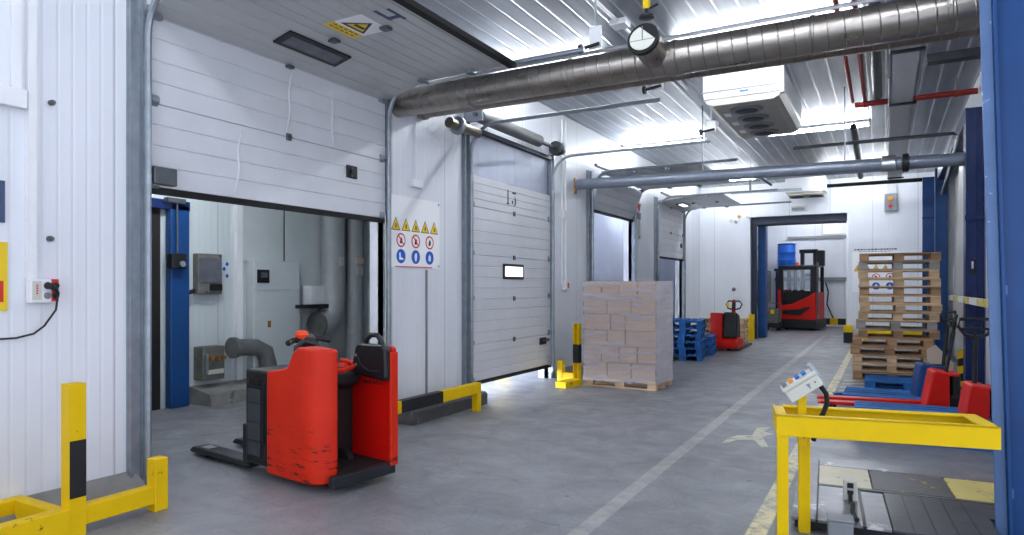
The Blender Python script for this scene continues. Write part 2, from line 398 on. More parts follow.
def dock_door(n, zb, secs, rise, tracks=True, hs=.05, tx=-2.7, horiz_under='leaf_shaded'):
    y0, y1 = DOORS[n-1]; D = sempty('door_%d' % n, (WX, (y0+y1)/2, 0)); hw = (y1-y0)/2; cor = 3.78
    fx = .04            # inner face of the leaf
    ya, yb = -hw+.012, hw-.012; s = 0; z = zb; out = []
    hx = None
    for i, L in enumerate(secs):
        if z + L <= cor+.02:
            P0, P1 = (fx, z), (fx, z+L); z += L; m = 'leaf'
        else:
            if hx is None:
                hx = fx
                if cor - z > .08:      # the leaning section in the curve
                    P0 = (fx, z); dz = cor-z; P1 = (fx+math.sqrt(max(L*L-dz*dz, .0)), cor); hx = P1[0]; m = 'leaf'
                    out.append((P0, P1)); section('door_section', P0, P1, ya, yb, m, D); continue
                hz = cor
            z0 = z if hx == fx else cor+rise; z1 = cor+rise; dz = z1-z0; P0 = (hx, z0); P1 = (hx+math.sqrt(L*L-dz*dz), z1); hx = P1[0]; m = horiz_under
        out.append((P0, P1)); section('door_section', P0, P1, ya, yb, m, D)
    # bottom rubber seal and rail
    P0, P1 = out[0]
    MB().box(P0[0]-.05, P0[0]+.012, ya, yb, P0[1]-.05, P0[1]).build('bottom_seal', 'rubber', D)
    # hinges at the middle of every seam, roller brackets at the sides
    for k, (a, b) in enumerate(out):
        hor = abs(b[1]-a[1]) < abs(b[0]-a[0])
        if k:
            m = MB()
            for yy in (0.0,):
                if hor: m.box(a[0]-.045, a[0]+.045, yy-.04, yy+.04, a[1]-.03, a[1]+.0)
                else: m.box(a[0]-.004, a[0]+.016, yy-.03, yy+.03, a[1]-.035, a[1]+.035); m.cyl((a[0]+.014, yy-.034, a[1]), (a[0]+.014, yy+.034, a[1]), .01, 8)
            m.build('hinge', 'galvdk', D, bevel=.006)
        for sgn in (-1, 1):
            m = MB(); yy = sgn*(hw-.08); q = (a[0], a[1]+.03)
            if hor:
                if k == 0: continue
                m.box(q[0]-.05, q[0]+.05, yy-.05, yy+.05, a[1]-.03, a[1]); m.cyl((q[0], yy, a[1]-.02), (q[0], yy+sgn*.1, a[1]-.02), .014, 8)
            else:
                m.prism([(q[0]-.002, q[1]-.055), (q[0]+.035, q[1]-.02), (q[0]+.035, q[1]+.02), (q[0]-.002, q[1]+.045)], 1, yy-.03, yy+.03)
                m.cyl((q[0]+.025, yy, q[1]), (q[0]+.025, yy+sgn*.1, q[1]), .012, 8)
            m.build('roller_bracket', 'galv', D, bevel=.004)
    # tracks: up the jamb, round the bend and out under the ceiling
    for sgn in (-1, 1):
        yy = sgn*(hw+.0); r = .38; zz = cor+rise+.03
        pts = [(.09, yy, .12), (.09, yy, zz-r)] + arc((.09+r, zz-r), r, 180, 90, 8, 'xz', yy) + [(tx-WX, yy, zz)]
        MB().tube(pts, .026, 8).build('track', 'galv', D, True)
    return D, out, ya, yb

# door 1: raised to 2.4 m, three sections overhead
D1, O1, ya, yb = dock_door(1, 2.40, [.67, .70, .62, .62, .50], .14, tx=-2.6)
def on_leaf(P0, P1, s, off=0.0):
    d = Vector(P1)-Vector(P0); n = Vector((d.y, -d.x)).normalized(); p = Vector(P0)+d*s+n*off; return p
P0, P1 = O1[2]
def leafplate(name, m, parent, P0, P1, s0, s1, y0, y1, t0, t1, cat=None):
    a, b = on_leaf(P0, P1, s0, t1), on_leaf(P0, P1, s1, t1); c, d = on_leaf(P0, P1, s1, t0), on_leaf(P0, P1, s0, t0)
    return MB().prism([tuple(a), tuple(b), tuple(c), tuple(d)], 1, y0, y1).build(name, m, parent)
f = leafplate('window', 'plastic', D1, P0, P1, .43, .80, -.42, .36, .0, .018)
leafplate('pane', 'darkglass', f, P0, P1, .50, .73, -.36, .30, .012, .022)
P0, P1 = O1[3]
st = leafplate('warning_sticker', 'sign', D1, P0, P1, .50, 1.0, -.32, .06, .0, .004)
leafplate('yellow_band', 'signy', st, P0, P1, .28, .50, -.32, .06, .0, .0045)
def tri_on(P0, P1, s0, s1, yc, hy, t, m, nm, par):
    a, b = on_leaf(P0, P1, s0, t), on_leaf(P0, P1, s1, t)
    a2, b2 = on_leaf(P0, P1, s0, t-.002), on_leaf(P0, P1, s1, t-.002)
    mb = MB(); vs = [mb.bm.verts.new(v) for v in ((a.x, yc-hy, a.y), (a.x, yc+hy, a.y), (b.x, yc, b.y), (a2.x, yc-hy, a2.y), (a2.x, yc+hy, a2.y), (b2.x, yc, b2.y))]
    for fc in ((0,1,2),(3,5,4),(0,3,4,1),(1,4,5,2),(2,5,3,0)): mb.bm.faces.new([vs[i] for i in fc])
    return mb.build(nm, m, par)
tri_on(P0, P1, .55, .93, -.13, .15, .006, 'signk', 'triangle_border', st)
tri_on(P0, P1, .60, .85, -.13, .105, .008, 'signy', 'triangle', st)
leafplate('pictogram', 'signk', st, P0, P1, .66, .72, -.19, -.07, .006, .009)
for k in range(2):
    for q in range(5): leafplate('small_print', 'signk', st, P0, P1, .35+.08*k, .375+.08*k, -.29+.065*q, -.245+.065*q, .002, .0052)
P0, P1 = O1[4]
for a in ((.25, .32, -.32, -.1), (.5, .56, -.3, -.06), (.32, .52, -.16, -.11)): leafplate('tape_residue', 'signdb', D1, P0, P1, a[0], a[1], a[2], a[3], 0, .003)
P0, P1 = O1[4]
leafplate('top_seal', 'rubber', D1, P0, P1, .9, 1.06, ya, yb, -.02, .03)
h = bx(.04, .055, .80, .97, 2.79, 2.93).build('latch_plate', 'plastic', D1, bevel=.01)
MB().cyl((.05, .9, 2.86), (.075, .9, 2.86), .045, 14).build('latch_knob', 'steelblk', h, True)
MB().box(.045, .07, .86, .885, 2.81, 2.9).build('latch_lever', 'galvdk', h)
for (yy, z0, z1, o) in ((-.62, 2.45, 3.03, .05), (-.02, 3.12, 3.7, .04), (.62, 3.1, 3.68, -.03)):       # dents in the skin
    MB().tube([(.036, yy, z0), (.0405, yy+o, z0+.2), (.0405, yy+o*.6, z0+.4), (.036, yy+o*1.6, z1)], .01, 6).build('dent_ridge', 'leaf', D1, True)
bx(.04, .1, -1.42, -1.22, 2.42, 2.56).build('lift_bracket', 'galvdk', D1, bevel=.008)
MB().tube([(.07, 1.42, 2.45), (.07, 1.43, 1.5), (.06, 1.41, .3)], .006, 6).build('pull_rope', 'offwhite', D1, True)

# door 2: almost closed, number on the top section
D2, O2, ya, yb = dock_door(2, .25, [.53, .64, .64, .69, .45], .05, tx=-2.36)
f = bx(.04, .06, -.36, .30, 1.72, 1.96).build('window', 'plastic', D2, bevel=.012)
bx(.05, .064, -.31, .25, 1.765, 1.915).build('pane', 'glowpane', f)
h = bx(.04, .06, .88, 1.13, .62, .74).build('latch_plate', 'plastic', D2, bevel=.01)
MB().tube([(.06, .95, .68), (.1, .97, .68), (.1, 1.12, .70)], .022, 8).build('latch_lever', 'plastic', h, True)
n = MB(); X0, X1 = .04, .0425
n.box(X0, X1, -.208, -.178, 2.90, 3.085); n.box(X0, X1, -.235, -.15, 2.885, 2.905); n.prism([(-.208, 3.085), (-.178, 3.085), (-.178, 3.11), (-.215, 3.10)], 0, X0, X1)
n.prism([(-.06, 3.062), (.06, 3.062), (.065, 3.098), (-.05, 3.092)], 0, X0, X1)
pts = [(.02, 3.02), (.06, 2.99), (.066, 2.93), (.04, 2.885), (.0, 2.868), (.0, 2.885), (.022, 2.905), (.03, 2.94), (.022, 2.98)]
n.prism(pts, 0, X0, X1); n.prism([(-.07, 2.95), (-.03, 2.955), (-.03, 2.905), (-.066, 2.90)], 0, X0, X1)
n.build('door_number', 'signk', D2, label='black stencilled number on the top section')
bx(-.05, -.01, -1.3, 1.3, 3.16, 3.86).build('top_sheet', 'shutter', D2)
bx(-.06, .06, -1.35, 1.35, 3.82, 3.88).build('lintel_beam', 'navy', D2)
MB().cyl((.2, -1.42, 3.99), (.2, 1.5, 3.99), .03, 12).build('torsion_shaft', 'galvdk', D2, True)
MB().cyl((.2, -1.30, 3.99), (.2, .55, 3.99), .095, 18).build('shaft_spring', 'dkpipe', D2, True)
MB().lathe([(.05, 1.17), (.12, 1.17), (.12, 1.19), (.09, 1.2), (.09, 1.25), (.12, 1.26), (.12, 1.28), (.05, 1.28)], 20, 1, (.2, 0, 3.99)).build('cable_drum', 'steelblk', D2, True)
for yy in (-1.36, 1.36): MB().box(-.0, .3, yy-.02, yy+.02, 3.9, 4.1).build('shaft_bracket', 'galv', D2)
# doors 3 and 4: raised, leaf leaning into the bend
D3, O3, ya, yb = dock_door(3, 3.16, [.66, .66, .66, .66], .06, tx=-2.3)
D4, O4, ya, yb = dock_door(4, 2.40, [.67, .70, .62, .62, .4], .08, tx=-2.2)
P0, P1 = O4[2]
f = leafplate('window', 'plastic', D4, P0, P1, .4, .75, -.4, .3, 0, .018); leafplate('pane', 'glowpane', f, P0, P1, .48, .68, -.34, .24, .01, .022)
h = bx(.04, .06, .95, 1.13, 2.72, 2.84).build('latch_plate', 'plastic', D4, bevel=.01)
for D in (D3, D4):
    MB().cyl((.2, -1.42, 3.99), (.2, 1.5, 3.99), .03, 12).build('torsion_shaft', 'galvdk', D, True)
    MB().lathe([(.05, 1.17), (.12, 1.17), (.12, 1.19), (.09, 1.2), (.09, 1.25), (.12, 1.26), (.12, 1.28), (.05, 1.28)], 20, 1, (.2, 0, 3.99)).build('cable_drum', 'galvdk', D, True)

# ------------------------------------------------------------------ dock bays behind the doors
struct(MB().box(-8.5, -8.3, 2.2, 9.1, 0, 3.6).build('wall_dock', 'dockwall'))
struct(MB().box(-8.3, -6.75, 9.0, 9.1, 0, 3.6).build('wall_dock_end', 'dockwall_x'))
struct(MB().box(-8.3, WX-.2, 2.2, 2.3, 0, 3.6).build('wall_dock_near', 'dockwall_x'))
struct(MB().box(-8.5, -6.75, 2.2, 9.1, 3.6, 3.7).box(-6.75, WX-.2, 2.2, 7.8, 3.6, 3.7).build('ceiling_dock', 'white'))
struct(MB().box(-6.75, -6.6, 7.8, 8.1, 0, 4.3).box(-6.75, -6.6, 8.1, 10.5, .55, 4.3).box(-6.78, -6.745, 8.05, 10.55, 0, .6).box(-6.75, -6.6, 10.5, 26, 0, 4.3).build('wall_bay', 'dockshut'))  # low backing slab added to keep the panel's glow out of dock one
struct(MB().box(-6.75, WX-.2, 7.8, 26, 4.3, 4.4).build('ceiling_bay', 'white'))
struct(MB().box(-6.6, WX-.2, 7.8, 7.9, 0, 4.3).build('wall_bay_near', 'dockshut'))
struct(MB().box(-6.75, -4.6, 25.9, 26, 0, 4.3).build('wall_bay_far', 'dockwall_x'))
struct(bx(-6.74, -6.7, 8.1, 10.5, 0, .55).build('daylight_panel', 'daylight'))  # glowing panel added to stand in for daylight under the outer shutter
struct(MB().prism([(-8.3, 0), (-7.84, 0), (-7.86, .16), (-8.3, .24)], 1, 5.85, 9.0).build('baseboard_dock', 'conc'))

# dark cold-store doorway with blue post at the back of the dock
struct(bx(-8.31, -8.28, 4.55, 5.42, 0, 2.62).build('door_5', 'rubber'))  # flat black sheet painted in for the darkness of the open doorway
t = sempty('trim_20', (-8.29, 5.45, 0)); bx(0, .12, .04, .32, 0, 2.7).build('blue_post', 'blue', t, bevel=.02); bx(0, .12, -.95, .32, 2.62, 2.74).build('blue_head', 'bluedk', t)
t = thing('sliding_door_edge', 'grey insulated door edge beside the dark doorway at the back of the dock', 'door', (-8.2, 4.86, 0))
bx(-.04, .06, 0, .14, .02, 2.35).build('panel', 'galv', t, bevel=.01); bx(.06, .075, .02, .12, .55, .75).build('black_band', 'signk', t); bx(.06, .075, .02, .12, .3, .42).build('yellow_band', 'signy', t)
bx(.0, .05, .14, .2, 2.0, 2.2).build('upper_hinge', 'alu', t); bx(.0, .05, .14, .2, .9, 1.1).build('lower_hinge', 'alu', t)
t = thing('limit_switch', 'black switch box on a rod hanging against the blue post', 'switch', (-8.14, 5.55, 1.84))
bx(-.05, .07, -.11, .11, 0, .2).build('housing', 'plastic', t, bevel=.015); MB().cyl((.02, 0, .2), (.02, 0, .86), .012, 8).build('rod', 'galvdk', t, True)
bx(-.03, .06, -.16, .1, .86, .92).build('top_bracket', 'galvdk', t); MB().cyl((.07, .03, .06), (.1, .03, .06), .04, 12).build('roller', 'galv', t, True)
t = thing('junction_box', 'dusty grey electrical box with glass window, upper of two on the dock back wall', 'electrical box', (-8.3, 6.10, 1.5))
bx(0, .12, -.20, .18, 0, .56).build('housing', 'boxgr', t, bevel=.012); bx(.12, .13, -.19, .16, .16, .5).build('cover', 'darkglass', t, bevel=.005)
bx(.12, .15, -.02, .16, .05, .14).build('breaker_row', 'plastic', t); MB().tube([(.1, -.24, .05), (.1, -.34, .02), (.06, -.36, .0)], .03, 8).build('cable_gland', 'plastic', t, True)
MB().tube([(.1, -.36, .02), (.1, -.4, -.1), (.08, -.44, -.1), (.08, -.44, .7), (.05, -.42, 1.15)], .01, 6).build('cable', 'rubber', t, True)
t = thing('junction_box', 'dusty grey switch box with levers, lower of two on the dock back wall', 'electrical box', (-8.3, 6.08, .32))
bx(0, .2, -.17, .18, 0, .46).build('housing', 'boxgr', t, bevel=.012)
for k in range(3): MB().cyl((.2, -.06+.1*k, .3), (.25, -.06+.1*k, .3), .03, 10).build('knob', 'brass', t, True)
bx(.2, .22, -.1, .15, .08, .14).build('label_strip', 'offwhite', t); bx(.2, .23, -.14, -.10, .1, .36).build('lever', 'galv', t)
t = thing('sticker_set', 'four small blue diamond stickers beside the upper electrical box', 'sticker', (-8.298, 6.4, 1.83))
for (a, b) in ((-.06, -.05), (0, .03), (.05, .1), (.05, -.07)): MB().prism([(a-.03, b), (a, b-.035), (a+.03, b), (a, b+.035)], 0, 0, .004).build('diamond', 'signb', t)
tag(bx(0, .07, -.05, .05, 0, 3.36).build('wall_trunking', 'white', loc=(-8.3, 6.62, .24)), 'white vertical trunking strip on the dock back wall', 'trunking')
t = thing('white_cabinet', 'tall scuffed white metal cabinet behind the red truck in the dock', 'cabinet', (-8.295, 7.05, 0.24))
bx(.0, .16, -.27, .63, .02, 1.76).build('body', 'cabinet', t, bevel=.01); bx(.16, .17, -.25, .61, .06, 1.3).build('lower_door', 'cabinet', t, bevel=.004)
bx(.16, .17, -.25, .61, 1.32, 1.74).build('upper_door', 'cabinet', t, bevel=.004); d = bx(.17, .19, -.22, .0, 1.42, 1.62).build('display', 'plastic', t, bevel=.008)
bx(.19, .195, -.16, -.05, 1.5, 1.58).build('screen', 'darkglass', d); bx(.17, .172, -.02, .04, .75, .85).build('stain', 'brass', t)
t = thing('wall_panel', 'large white wall cupboard with a dark centre seam in the dock', 'cupboard', (-8.3, 7.48, 1.98))
bx(0, .05, -.80, -.03, 0, 1.2).build('left_panel', 'cabinet', t, bevel=.006); bx(0, .05, .0, .86, -.38, 1.2).build('right_panel', 'cabinet', t, bevel=.006); bx(.0, .04, -.03, .0, 0, 1.2).build('seam', 'rubber', t)
tag(bx(0, .2, -.15, .15, 0, .3).build('small_box', 'white', loc=(-8.25, 7.98, 1.32), bevel=.01), 'small white box between cabinet and duct in the dock', 'box')
t = thing('vertical_duct', 'thick grey lagged duct with bottom elbow behind the red truck', 'duct', (-8.05, 8.32, 0))
MB().tube([(0, 0, 3.5), (0, 0, 1.3), (.0, -.04, 1.16), (0, -.12, 1.06), (0, -.24, 1.0), (0, -.36, .99)], .2, 20).build('pipe', 'lagging', t, True); bx(.19, .215, -.06, .03, 1.95, 2.1).build('label', 'offwhite', t)
MB().lathe([(.21, -.38), (.21, -.33)], 20, 1, (0, 0, .99)).build('end_flange', 'dkpipe', t, True); bx(-.1, .1, -.75, -.2, 1.26, 1.32).build('bracket', 'steelblk', t)
t = thing('vertical_duct', 'thinner grey duct with white label beside the thick lagged one', 'duct', (-7.95, 8.72, 0))
MB().cyl((0, 0, 0), (0, 0, 3.5), .14, 18).build('pipe', 'lagging', t, True); bx(.12, .145, -.07, .07, 1.8, 1.95).build('label', 'offwhite', t); bx(.12, .15, -.1, .08, 2.0, 2.1).build('tape', 'cardw', t)
t = thing('drain_pipe', 'dark horizontal pipe with flanged end on the dock back wall', 'pipe', (-8.06, 6.40, .74))
MB().tube([(0, 0, 0), (0, .35, -.02), (.04, .5, -.1), (.06, .54, -.3), (.06, .54, -.5)], .12, 16).build('pipe', 'dkpipe', t, True); MB().lathe([(.15, -.06), (.15, .0)], 18, 1).build('flange', 'dkpipe', t, True)

# ------------------------------------------------------------------ lamps
def batten(x, y, label, L=1.5, z=CZ, along='x', group='fluorescent battens under the ceiling', m='tube'):
    t = thing('batten_light', label, 'light', (x, y, z), 0 if along == 'x' else PI/2, group)
    MB().prism([(-.06, 0), (.06, 0), (.045, -.05), (-.045, -.05)], 0, -L/2, L/2).build('housing', 'white', t)
    MB().cyl((-L/2+.02, 0, -.085), (L/2-.02, 0, -.085), .028, 10).build('tube', m, t, True)
    for s in (-1, 1): bx(s*L/2-.02, s*L/2+.02, -.05, .05, -.125, -.0).build('end_cap', 'white', t, bevel=.008)
    return t
batten(-4.3, 8.75, 'lit fluorescent batten above dock door with the black number', 1.8)
batten(-1.35, 8.75, 'lit fluorescent batten just past the big round duct', 2.2)
batten(-4.2, 14.3, 'lit fluorescent batten over the third dock door', 1.8)
batten(-1.15, 14.3, 'lit fluorescent batten behind the ceiling cooler', 1.8)
batten(-4.1, 19.9, 'lit fluorescent batten near the far left corner', 1.8)
batten(-.6, 19.9, 'lit fluorescent batten near the far wall above the pallet stack', 1.8)
batten(-3.6, 2.2, 'lit fluorescent batten over the front left wall', 1.8, m='tubedim')
batten(-.9, 2.2, 'lit fluorescent batten over the front of the hall', 1.8, m='tubedim')
batten(-1.6, 4.5, 'added fill light out of view in front of the duct, left one', 1.8, m='tubedim')  # lamp added out of view to brighten the front of the hall
batten(.35, 4.9, 'added fill light out of view in front of the duct by the blue gate', 1.8, m='tubedim')  # second added lamp above the frame, more front light
batten(-3.0, -1.8, 'lit fluorescent batten at the rear of the hall', 1.8)
batten(-6.8, 5.0, 'added unseen fill light in the first dock bay', 1.7, 3.6, 'y')  # unseen lamp put in to light the first dock
for y, l in ((11.2, 'second'), (13.7, 'third')): batten(-5.9, y, 'added unseen fill light in the %s dock bay' % l, 1.5, 4.3, 'y', m='tubedim')  # unseen lamps added to brighten the bays behind doors two and three
batten(-5.9, 18.1, 'added unseen fill light in the fourth dock bay', 1.5, 4.3, 'y', m='tubedim')  # another unseen added lamp, brightens the bay behind door four
batten(-2.4, 24.4, 'lit fluorescent batten in the room beyond the far opening', 1.8, 4.9)
batten(-2.4, 28.2, 'lit fluorescent batten at the back of the far room', 1.8, 4.9)

# ------------------------------------------------------------------ far room beyond the opening
struct(bx(-4.6, 1, 30, 30.2, 0, 5).build('wall_back', 'wall_x')); struct(bx(-4.6, -4.4, FY+.2, 30, 0, 5).build('wall_back_left', 'wall_y'))
struct(bx(.8, 1.0, FY+.2, 30, 0, 5).build('wall_back_right', 'wall_y')); struct(bx(-4.6, 1, FY+.2, 30.2, 4.95, 5.1).build('ceiling_back', 'white'))
t = sempty('door_6', ((OX0+OX1)/2, FY+.3, 0)); h = (OX1-OX0)/2
bx(-h-.05, h+.05, -.08, .4, OZ-.24, OZ+.02).build('header', 'navy', t, bevel=.02); bx(-h-.06, -h+.16, -.08, .06, 0, OZ-.2).build('left_track', 'navy', t); bx(-h+.1, -h+.34, .5, .9, 0, OZ-.1).build('blue_post', 'blue', t, bevel=.02)
bx(h-.03, h+.03, -.08, .1, 0, OZ-.2).build('right_track', 'alu', t)
tag(bx(-h, h, -.05, .05, 0, .1).build('wall_rail', 'grey', loc=(-2.2, 29.94, 3.58)), 'upper grey rail across the back wall of the far room', 'rail')
tag(bx(-h-.3, h+.3, -.05, .05, 0, .14).build('wall_rail', 'grey', loc=(-2.4, 29.94, 1.85)), 'lower grey rail across the back wall of the far room', 'rail')
t = thing('wall_board', 'pale framed board high on the back wall of the far room', 'board', (-1.75, 29.96, 3.7)); bx(-.5, .5, -.03, .03, 0, .75).build('frame', 'offwhite', t); bx(-.45, .45, -.035, -.03, .05, .7).build('face', 'sign', t)
tag(MB().tube([(0, 0, 0), (.1, 0, -.4), (.05, 0, -.9), (.3, -.02, -1.5), (.5, 0, -1.7)], .025, 6).build('hanging_cable', 'rubber', None, True, loc=(-2.1, 29.88, 1.8)), 'black cable hanging below the lower rail in the far room', 'cable')
t = thing('floor_barrier', 'low yellow and black barrier by the back wall of the far room', 'barrier', (-1.75, 29.2, 0))
for k in range(5): bx(-.7+.28*k, -.42+.28*k, -.08, .08, .12, .36).build('band', 'yellowc' if k % 2 == 0 else 'black', t)
for x in (-.6, .6): bx(x-.05, x+.05, -.06, .06, 0, .12).build('foot', 'yellowc', t)
t = thing('electrical_cabinet', 'grey electrical cabinet on the left side wall of the far room', 'cabinet', (-4.38, 28.2, 1.0)); bx(0, .3, -.5, .9, 0, 1.25).build('body', 'grey', t, bevel=.02); bx(.3, .32, -.45, .85, .05, 1.2).build('door', 'galv', t); bx(.32, .36, -.3, -.2, .5, .7).build('handle', 'plastic', t)
t = thing('wall_conduit', 'thin vertical pipe with brown clamps beside the blue post in the far room', 'pipe', (-4.3, 26.4, 0)); MB().cyl((0, 0, .3), (0, 0, 4.5), .06, 10).build('pipe', 'alu', t, True)
for z in (1.9, 3.0, 4.1): bx(-.1, .14, -.12, .12, z, z+.12).build('clamp', 'brass', t)

# reach truck seen from behind
t = thing('reach_truck', 'red and black reach truck with cab parked in the far room', 'forklift', (-2.72, 27.3, 0), R(-8))
bx(-.72, .62, -.62, 1.1, .06, .42).build('chassis', 'plastic', t, bevel=.06, seg=3)
MB().prism([(-.70, .40), (.62, .40), (.62, 1.42), (.3, 1.22), (-.2, .98), (-.58, .92), (-.62, 1.5), (-.70, 1.5)], 1, -.64, .75).build('counterweight', 'red2', t, bevel=.03)
MB().prism([(-.52, .58), (.1, .55), (.42, .84), (.42, .90), (.05, .78), (-.52, .74)], 1, -.66, -.62).build('rear_grille', 'plastic', t, bevel=.01)
m = MB(); m.box(-.70, -.52, -.6, -.5, .9, 2.36); m.box(.42, .62, -.6, -.5, 1.2, 2.36); m.box(-.70, .62, -.6, -.5, 2.24, 2.38); m.box(-.70, -.56, .6, .7, .5, 2.36); m.box(.5, .62, .6, .7, .5, 2.36); m.box(-.70, .62, -.6, .7, 2.34, 2.40)
m.build('overhead_guard', 'plastic', t, bevel=.03)
bx(-.52, .42, -.57, -.55, 1.5, 2.24).build('rear_window', 'glass', t); bx(-.56, .5, -.5, -.1, .9, 1.45).build('seat', 'rubber', t, bevel=.06)
m = MB(); m.box(-.26, -.14, .8, .98, .1, 3.05); m.box(.2, .32, .8, .98, .1, 3.05); m.box(-.3, .36, .8, .95, 2.9, 3.05); m.box(-.26, .32, .82, .95, 2.0, 2.12); m.build('mast', 'steelblk', t, bevel=.01)
bx(.33, .6, .74, 1.0, 2.4, 3.0).build('mast_guard', 'plastic', t, bevel=.03)
MB().lathe([(.06, 0), (.06, .1), (.04, .13)], 12, 2, (-.1, -.3, 2.4)).build('beacon', 'orange', t, True)
for x in (-.5, .4): MB().lathe([(.16, -.06), (.18, -.03), (.18, .03), (.16, .06)], 18, 0, (x, -.2, .18)).build('wheel', 'rubber', t, True)
bx(.62, .68, -.5, -.44, .42, 2.5).build('side_bar', 'galvdk', t); 
t = thing('rack_shelf', 'blue and grey storage stand left of the reach truck carrying a blue drum', 'stand', (-3.48, 29.1, 0))
for a in (-.33, .33):
    for b in (-.3, .3): bx(a-.04, a+.04, b-.04, b+.04, 0, 2.3).build('post', 'bluedk', t)
bx(-.42, .42, -.4, .4, 2.24, 2.34).build('shelf', 'bluedk', t)
t = thing('blue_drum', 'bright blue plastic drum standing high left of the reach truck mast', 'drum', (-3.48, 29.1, 2.34))
MB().lathe([(.3, 0), (.34, .03), (.34, .3), (.355, .33), (.34, .36), (.34, .62), (.355, .65), (.34, .68), (.34, .93), (.31, .98)], 24).build('body', 'signb', t, True); MB().lathe([(.33, .96), (.35, .97), (.35, 1.0), (.3, 1.02)], 24).build('lid', 'blue', t, True)
t = thing('battery_trolley', 'dark metal trolley with yellow plug left of the reach truck base', 'trolley', (-3.62, 26.2, 0))
bx(-.25, .3, -.3, .4, .12, .3).build('base', 'steelblk', t, bevel=.02); bx(-.18, .26, -.25, .35, .3, .8).build('battery', 'boxgr', t, bevel=.02); bx(-.02, .1, -.28, -.22, .62, .78).build('plug', 'yellowc', t); MB().tube([(-.22, .3, .3), (-.22, .36, 1.0), (.26, .36, 1.0), (.26, .3, .3)], .02, 8).build('handle', 'galvdk', t, True)
for a in (-.18, .22):
    for b in (-.2, .3): MB().lathe([(.05, -.025), (.06, -.015), (.06, .015), (.05, .025)], 12, 0, (a, b, .06)).build('wheel', 'rubber', t, True)

# ------------------------------------------------------------------ pallets
_pm = {}
def pallet_meshes(m):
    if m in _pm: return _pm[m]
    def me(nm, *a): return bx(*a).mesh(nm, m)
    _pm[m] = dict(dw=me('deck_board', -.6, .6, -.0725, .0725, 0, .022), dn=me('deck_board', -.6, .6, -.05, .05, 0, .022), st=me('stringer_board', -.0725, .0725, -.4, .4, 0, .022),
        bw=me('block', -.0725, .0725, -.0725, .0725, 0, .078), bn=me('block', -.0725, .0725, -.05, .05, 0, .078), rn=me('bottom_board', -.6, .6, -.05, .05, 0, .022), rw=me('bottom_board', -.6, .6, -.0725, .0725, 0, .022))
    return _pm[m]
def pallet(loc, rz, m, label, group=None):
    t = thing('pallet', label, 'pallet', loc, rz, group); q = pallet_meshes(m)
    def p(nm, k, x, y, z):
        o = bpy.data.objects.new(nm, q[k]); COL.objects.link(o); o.parent = t; o.location = (x, y, z)
    for k, y in (('dw', -.3275), ('dn', -.17), ('dw', 0), ('dn', .17), ('dw', .3275)): p('deck_board', k, 0, y, .122)
    for x in (-.5275, 0, .5275):
        p('stringer_board', 'st', x, 0, .1)
        for k, y in (('bn', -.35), ('bw', 0), ('bn', .35)): p('block', k, x, y, .022)
    for k, y in (('rn', -.35), ('rw', 0), ('rn', .35)): p('bottom_board', k, 0, y, 0)
    return t
ORD = ['topmost', 'second from the top', 'third from the top', 'fourth from the top', 'fifth from the top', 'sixth from the top', 'seventh from the top', 'eighth from the top', 'ninth from the top', 'tenth from the top', 'eleventh from the top', 'twelfth from the top', 'third from the floor', 'second from the floor', 'lowest']
mats = ['woodbr', 'woodgr', 'wood', 'wood', 'woodbr', 'wood', 'wood', 'wood', 'woodgr', 'woodbr', 'woodbr', 'woodbr', 'wood', 'wood', 'woodbr']
PZ = .1455
for k in range(15):                     # k = 0 topmost
    lv = 14-k; up = lv >= 5
    x = .16 + (.05 if up else -.07) + random.uniform(-.025, .025); y = 13.55 + (.0 if up else -.05) + random.uniform(-.03, .03)
    if k in (8, 9): x -= .04
    pallet((x, y, lv*PZ), R(1.5)+random.uniform(-.02, .02), mats[k], '%s wooden pallet, %s in the tall stack at right' % ({'wood': 'light', 'woodbr': 'brown', 'woodgr': 'grey weathered'}[mats[k]], ORD[k]), 'tall stack of wooden pallets')
O6 = ['topmost', 'second from the top', 'third from the top', 'third from the floor', 'second from the floor', 'lowest']
for k in range(6):
    pallet((-3.94+random.uniform(-.02, .02), 15.1+random.uniform(-.02, .02), (5-k)*PZ), PI/2+R(8)+random.uniform(-.02, .02), 'woodbl', 'blue pallet, %s of the six stacked behind the wrapped cartons' % O6[k], 'stack of six blue pallets')
for k, nm in enumerate(('top', 'middle', 'bottom')):
    pallet((-3.99+random.uniform(-.02, .02), 16.42+random.uniform(-.02, .02), (2-k)*PZ), PI/2+R(8), 'woodbl', 'blue pallet at the %s of the low stack beside the small red truck' % nm, 'low stack of blue pallets')
for k, nm in enumerate(('topmost', 'second from the top', 'third from the top', 'second from the floor', 'lowest')):
    pallet((-3.98+random.uniform(-.02, .02), 19.45, (4-k)*PZ), 0, 'wood', 'pale wooden pallet, %s of the stack behind the small red truck' % nm, 'stack of pale pallets by the far wall')
pallet((.32, 12.2, 0), R(1), 'woodbl', 'single blue pallet on the floor in front of the tall wooden stack', 'blue pallets at the right')
pallet((.33, 8.33, .0), R(1.5), 'woodbl', 'lower blue pallet of the pair behind the yellow safety frame', 'blue pallets at the right')
pallet((.31, 8.33, PZ), R(2.5), 'woodbl', 'upper blue pallet of the pair behind the yellow safety frame', 'blue pallets at the right')
pallet((.1, 10.55, .0), R(-1), 'woodbl', 'blue pallet beyond the red forks, behind the front blue pair', 'blue pallets at the right')

